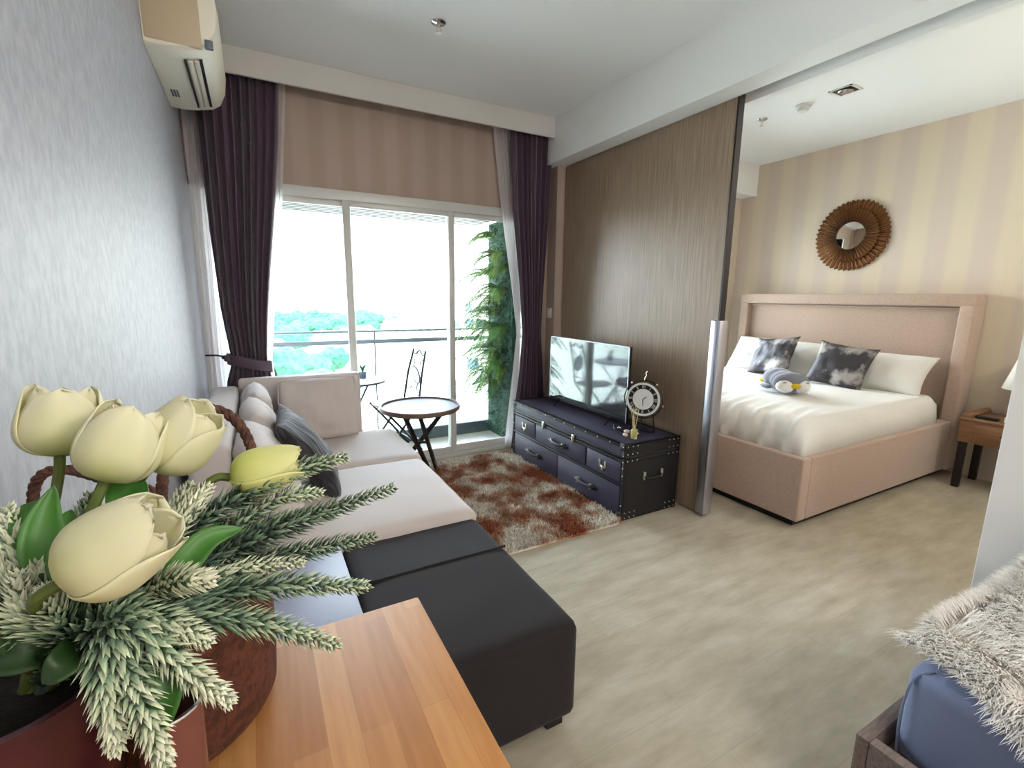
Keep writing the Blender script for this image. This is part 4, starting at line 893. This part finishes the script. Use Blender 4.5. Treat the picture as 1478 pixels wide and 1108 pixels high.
# bistro chair, seat facing -x
def bistro(label):
    t = thing('bistro_chair', label, 'chair')
    zs = .45
    for s in (-1, 1):
        g = MB(); g.tube([(-.20, s*.17, 0), (.0, s*.17, .25), (.16, s*.165, zs), (.205, s*.15, .72), (.25, s*.13, .90), (.255, s*.13, .93)], .011, 8); g.build('back_post', M['blackm'], t, True)
        g = MB(); g.tube([(.20, s*.18, 0), (.0, s*.18, .25), (-.17, s*.18, zs)], .011, 8); g.build('leg', M['blackm'], t, True)
    g = MB(); g.lathe([(.001, zs), (.19, zs), (.2, zs+.008), (.2, zs+.014), (.001, zs+.016)], 28, (0, 0, 0)); g.build('seat', M['blackm'], t, True)
    g = MB(); g.tube(spline([(.25, -.13, .90), (.252, -.07, .885), (.256, 0, .925), (.252, .07, .885), (.25, .13, .90)], 6), .009, 6)
    for s in (-1, 1): g.tube(spline([(.24, s*.12, .85), (.235, s*.06, .82), (.22, s*.075, .76)], 5), .006, 6); g.tube(spline([(.18, s*.14, .55), (.19, s*.06, .58), (.20, s*.075, .63)], 5), .006, 6)
    g.tube([(.175, -.155, .53), (.175, .155, .53)], .005, 6); g.build('back_scroll', M['blackm'], t, True)
    Mm = Matrix.Rotation(PI/2-.17, 3, 'Y')
    g = MB(); g.lathe([(.001, 0), (.078, 0), (.080, .008), (.001, .008)], 28, (.208, 0, .70), Mm); g.build('medallion', M['tiles'], t, True)
    g = MB(); g.tube([Vector((.208, 0, .70))+Mm @ Vector((.085*math.cos(k*PI/12), .085*math.sin(k*PI/12), .004)) for k in range(24)], .006, 6, True); g.build('medallion_ring', M['blackm'], t, True)
    g = MB(); g.tube([(-.10, -.175, .13), (-.10, .175, .13)], .006, 6); g.tube([(.10, -.18, .13), (.10, .18, .13)], .006, 6); g.build('stretcher', M['blackm'], t, True)
    return t
ch = bistro('black metal folding bistro chair with round mosaic back, right of the balcony table'); ch.location = (1.06, 4.17, -.02); ch.rotation_euler = (0, 0, .12)
c2 = copy_tree(ch); c2.location = (.28, 4.20, -.02); c2.rotation_euler = (0, 0, PI-.3); c2['label'] = 'black metal bistro chair on the far left of the balcony, behind the sofa'
t = thing('bistro_table', 'round black metal balcony table behind the sofa arm', 'table', (.70, 4.20, -.02))
g = MB(); g.lathe([(.001, .655), (.25, .655), (.26, .66), (.26, .672), (.001, .674)], 36, (.72, 4.19, 0)); g.build('table_top', M['tiles'], t, True)
g = MB(); g.tube([(.72+.262*math.cos(k*PI/18), 4.19+.262*math.sin(k*PI/18), .664) for k in range(36)], .010, 6, True); g.build('table_rim', M['blackm'], t, True)
for k in range(3): a = k*2.09+.6; g = MB(); g.tube([(.72+.20*math.cos(a), 4.19+.20*math.sin(a), .655), (.72-.02*math.cos(a), 4.19-.02*math.sin(a), .36), (.72+.22*math.cos(a+.4), 4.19+.22*math.sin(a+.4), -.013)], .009, 8); g.build('leg', M['blackm'], t, True)
t = thing('plant_pot', 'small potted agave on the balcony table', 'potted plant', (.79, 4.22, .675))
MB().lathe([(.002, 0), (.025, 0), (.036, .06), (.032, .06), (.002, .055)], 20, (.80, 4.22, .675)).build('pot', M['curb'], t, True)
g = MB()
for k in range(11):
    a = k*2.4; l = .09; d_ = Vector((math.cos(a)*.5, math.sin(a)*.5, 1)).normalized(); p = Vector((.80, 4.22, .73)); sd_ = Vector((-math.sin(a), math.cos(a), 0))*.009
    g.add([p-sd_*.6, p+sd_*.6, p+d_*l*.5+sd_, p+d_*l*.5-sd_, p+d_*l+Vector((math.cos(a), math.sin(a), 0))*.015], [(0, 1, 2, 3), (3, 2, 4)], .4)
g.build('foliage', M['fern'], t, False, attr=True)

# living wall with ferns on the right of the balcony
t = thing('living_wall_panel', 'tall green artificial-grass panel at the right end of the balcony', 'plant wall', (2.15, 4.1, 0))
g = MB(); g.box((2.10, 3.86, .0), (2.19, 4.38, 2.10), .01); g.build('backing', M['fern_back'], t, True)
g = MB(); rnd = random.Random(3)
for k in range(5200):
    f_ = rnd.random()
    if f_ < .75: p = Vector((2.10, rnd.uniform(3.86, 4.38), rnd.uniform(.02, 2.08))); nrm = Vector((-1, 0, 0))
    else: p = Vector((rnd.uniform(2.10, 2.19), 3.86, rnd.uniform(.02, 2.08))); nrm = Vector((0, -1, 0))
    d_ = (nrm*.6+Vector((rnd.uniform(-.5, .5), rnd.uniform(-.5, .5), rnd.uniform(-.6, .9)))).normalized(); sd_ = d_.cross(Vector((.3, .2, 1))).normalized()*.006; l = rnd.uniform(.02, .05)
    c_ = rnd.uniform(0, .35); g.add([p, p+d_*l*.5+sd_, p+d_*l, p+d_*l*.5-sd_], [(0, 1, 2, 3)], [c_, c_+.05, c_+.15, c_+.05])
lf = g.build('leaf_carpet', M['fern'], t, False, attr=True); lf['kind'] = 'stuff'
def fern(pos, L_, nfr, seed, outward=(-1, -.1, 0), parent=None):
    rg = random.Random(seed); g = MB(); O = Vector(outward).normalized(); S_ = O.cross(Vector((0, 0, 1)))
    for k in range(int(nfr*1.9)):
        a = rg.uniform(-.95, .95); d_ = (O*math.cos(a)+S_*math.sin(a)).normalized(); up = rg.uniform(.05, .95); Lk = L_*rg.uniform(.85, 1.55); P = []
        for i in range(13):
            s_ = i/12; P.append(Vector(pos)+d_*Lk*s_*.95+Vector((0, 0, Lk*(up*s_-(.38+up)*s_*s_))))
        g.tube(P, .002, 4, sh=.3)
        cshade = rg.uniform(.35, .85)
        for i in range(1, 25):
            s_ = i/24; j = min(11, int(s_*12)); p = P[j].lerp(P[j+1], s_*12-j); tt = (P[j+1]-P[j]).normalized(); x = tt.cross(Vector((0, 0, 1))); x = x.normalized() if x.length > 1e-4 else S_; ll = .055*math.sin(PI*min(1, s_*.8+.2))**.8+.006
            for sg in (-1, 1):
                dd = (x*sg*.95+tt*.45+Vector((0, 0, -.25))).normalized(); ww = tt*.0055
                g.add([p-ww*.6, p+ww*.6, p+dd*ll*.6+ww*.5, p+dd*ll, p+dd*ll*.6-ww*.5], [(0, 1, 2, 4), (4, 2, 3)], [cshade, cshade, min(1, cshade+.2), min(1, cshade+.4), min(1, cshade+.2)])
    return g.build('fern', M['fern'], parent, False, attr=True)
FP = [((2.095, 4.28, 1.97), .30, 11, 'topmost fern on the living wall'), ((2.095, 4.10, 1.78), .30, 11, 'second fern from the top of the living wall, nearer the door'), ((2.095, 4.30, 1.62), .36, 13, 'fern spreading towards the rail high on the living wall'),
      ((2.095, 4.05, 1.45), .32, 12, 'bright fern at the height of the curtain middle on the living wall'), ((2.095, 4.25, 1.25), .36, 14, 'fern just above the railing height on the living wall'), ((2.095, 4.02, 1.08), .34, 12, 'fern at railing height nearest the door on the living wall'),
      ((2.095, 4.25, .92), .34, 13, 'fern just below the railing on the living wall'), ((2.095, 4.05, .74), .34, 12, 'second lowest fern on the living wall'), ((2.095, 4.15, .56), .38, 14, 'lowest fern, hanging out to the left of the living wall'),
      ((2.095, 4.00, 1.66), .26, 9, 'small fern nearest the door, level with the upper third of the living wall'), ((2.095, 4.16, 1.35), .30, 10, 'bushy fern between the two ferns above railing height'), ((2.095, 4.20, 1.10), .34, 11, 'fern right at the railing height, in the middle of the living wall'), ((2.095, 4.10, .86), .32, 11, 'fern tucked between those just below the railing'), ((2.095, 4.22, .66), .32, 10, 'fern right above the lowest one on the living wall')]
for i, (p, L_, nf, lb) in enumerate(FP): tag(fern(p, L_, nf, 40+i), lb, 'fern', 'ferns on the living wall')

# ---------------------------------------------------------------- city below
GZ = -14
struct('ground_city', MB().box((-300, 20, GZ-1), (500, 700, GZ)), M['land'])
rg = random.Random(11)
def blob(r, seed):
    bm = bmesh.new(); bmesh.ops.create_icosphere(bm, subdivisions=4, radius=r)
    for v in bm.verts: n_ = v.co.normalized(); v.co = v.co*(1+.25*noise.noise(n_*2.2+Vector((seed, 0, 0)))+.16*noise.noise(n_*6+Vector((seed, 3, 0)))+.10*noise.noise(n_*15+Vector((seed, 3, 0)))); v.co.z *= .72
    me = bpy.data.meshes.new('crown'); bm.to_mesh(me); bm.free(); me.materials.append(M['tree']); me.polygons.foreach_set('use_smooth', [True]*len(me.polygons)); return me
crowns = [blob(3.6, k*9.1) for k in range(4)]
tm = MB(); tm.tube([(0, 0, -4), (0, 0, 0)], .35, 6); trunk_me = tm.build('trunk_src', M['darkwood']); tme = trunk_me.data; bpy.data.objects.remove(trunk_me)
placed = []
def free(x, y, r):
    if any((x-a)**2+(y-b)**2 < (r+c)**2 for a, b, c in placed): return False
    placed.append((x, y, r)); return True
def tree(x, y, s, k):
    r = bpy.data.objects.new('tree', None); C.objects.link(r); r.location = (x, y, GZ); r.scale = (s, s, s)
    c = bpy.data.objects.new('crown', crowns[k % 4]); C.objects.link(c); c.parent = r; c.location = (0, 0, 4.6); c.rotation_euler = (0, 0, k)
    q = bpy.data.objects.new('trunk', tme); C.objects.link(q); q.parent = r; q.location = (0, 0, 4)
    tag(r, 'hazy green tree among the houses far below the balcony', 'tree', 'trees of the town below')
def house(x, y, w_, d_, h_, k):
    t = thing('house', 'pale house with a shallow roof in the hazy town below', 'house', (x, y, GZ), 0, 'houses of the town below')
    g = MB(); g.box((x-w_/2, y-d_/2, GZ), (x+w_/2, y+d_/2, GZ+h_)); g.build('walls', M['bld'], t)
    g = MB(); a, b_, z_ = w_/2+.5, d_/2+.5, GZ+h_
    g.add([(x-a, y-b_, z_), (x+a, y-b_, z_), (x+a, y+b_, z_), (x-a, y+b_, z_), (x-a*.5, y, z_+2), (x+a*.5, y, z_+2)], [(0, 1, 5, 4), (1, 2, 5), (2, 3, 4, 5), (3, 0, 4), (0, 3, 2, 1)]); g.build('roof', M['roof'] if k % 4 == 0 else M['bld'], t)
t = thing('apartment_block', 'pale apartment block with small blue windows, right of the balcony view', 'building', (30, 55, GZ)); placed.append((25, 50, 14))
B('walls', (16, 45, GZ), (34, 60, 9), M['bld'], t)
for (a, b_, z0, z1) in ((17.0, 18.3, -1.75, -1.05), (19.0, 19.7, -.2, .6), (19.0, 19.9, -1.75, -1.0), (20.2, 21.2, -1.75, -1.0), (19.2, 20.4, -6.2, -5.0)): B('window', (a, 44.9, z0), (b_, 45.02, z1), M['winblue'], t)
nt_ = 0
for k in range(900):
    band = rg.random()
    y = rg.uniform(56, 92) if band < .42 else rg.uniform(125, 275)
    x = y*rg.uniform(-.04, .155); s_ = rg.uniform(.75, 1.2)
    if band > .97: x = y*rg.uniform(.17, .21); y = rg.uniform(180, 260)
    if free(x, y, 4.4*s_): tree(x, y, s_, k); nt_ += 1
    if nt_ >= 95: break
nh = 0
for k in range(400):
    y = rg.uniform(92, 240); x = y*rg.uniform(-.03, .30); w_, d_, h_ = rg.uniform(6, 11), rg.uniform(6, 9), rg.uniform(3, 6)
    if free(x, y, w_*.72+.5): house(x, y, w_, d_, h_, k); nh += 1
    if nh >= 24: break
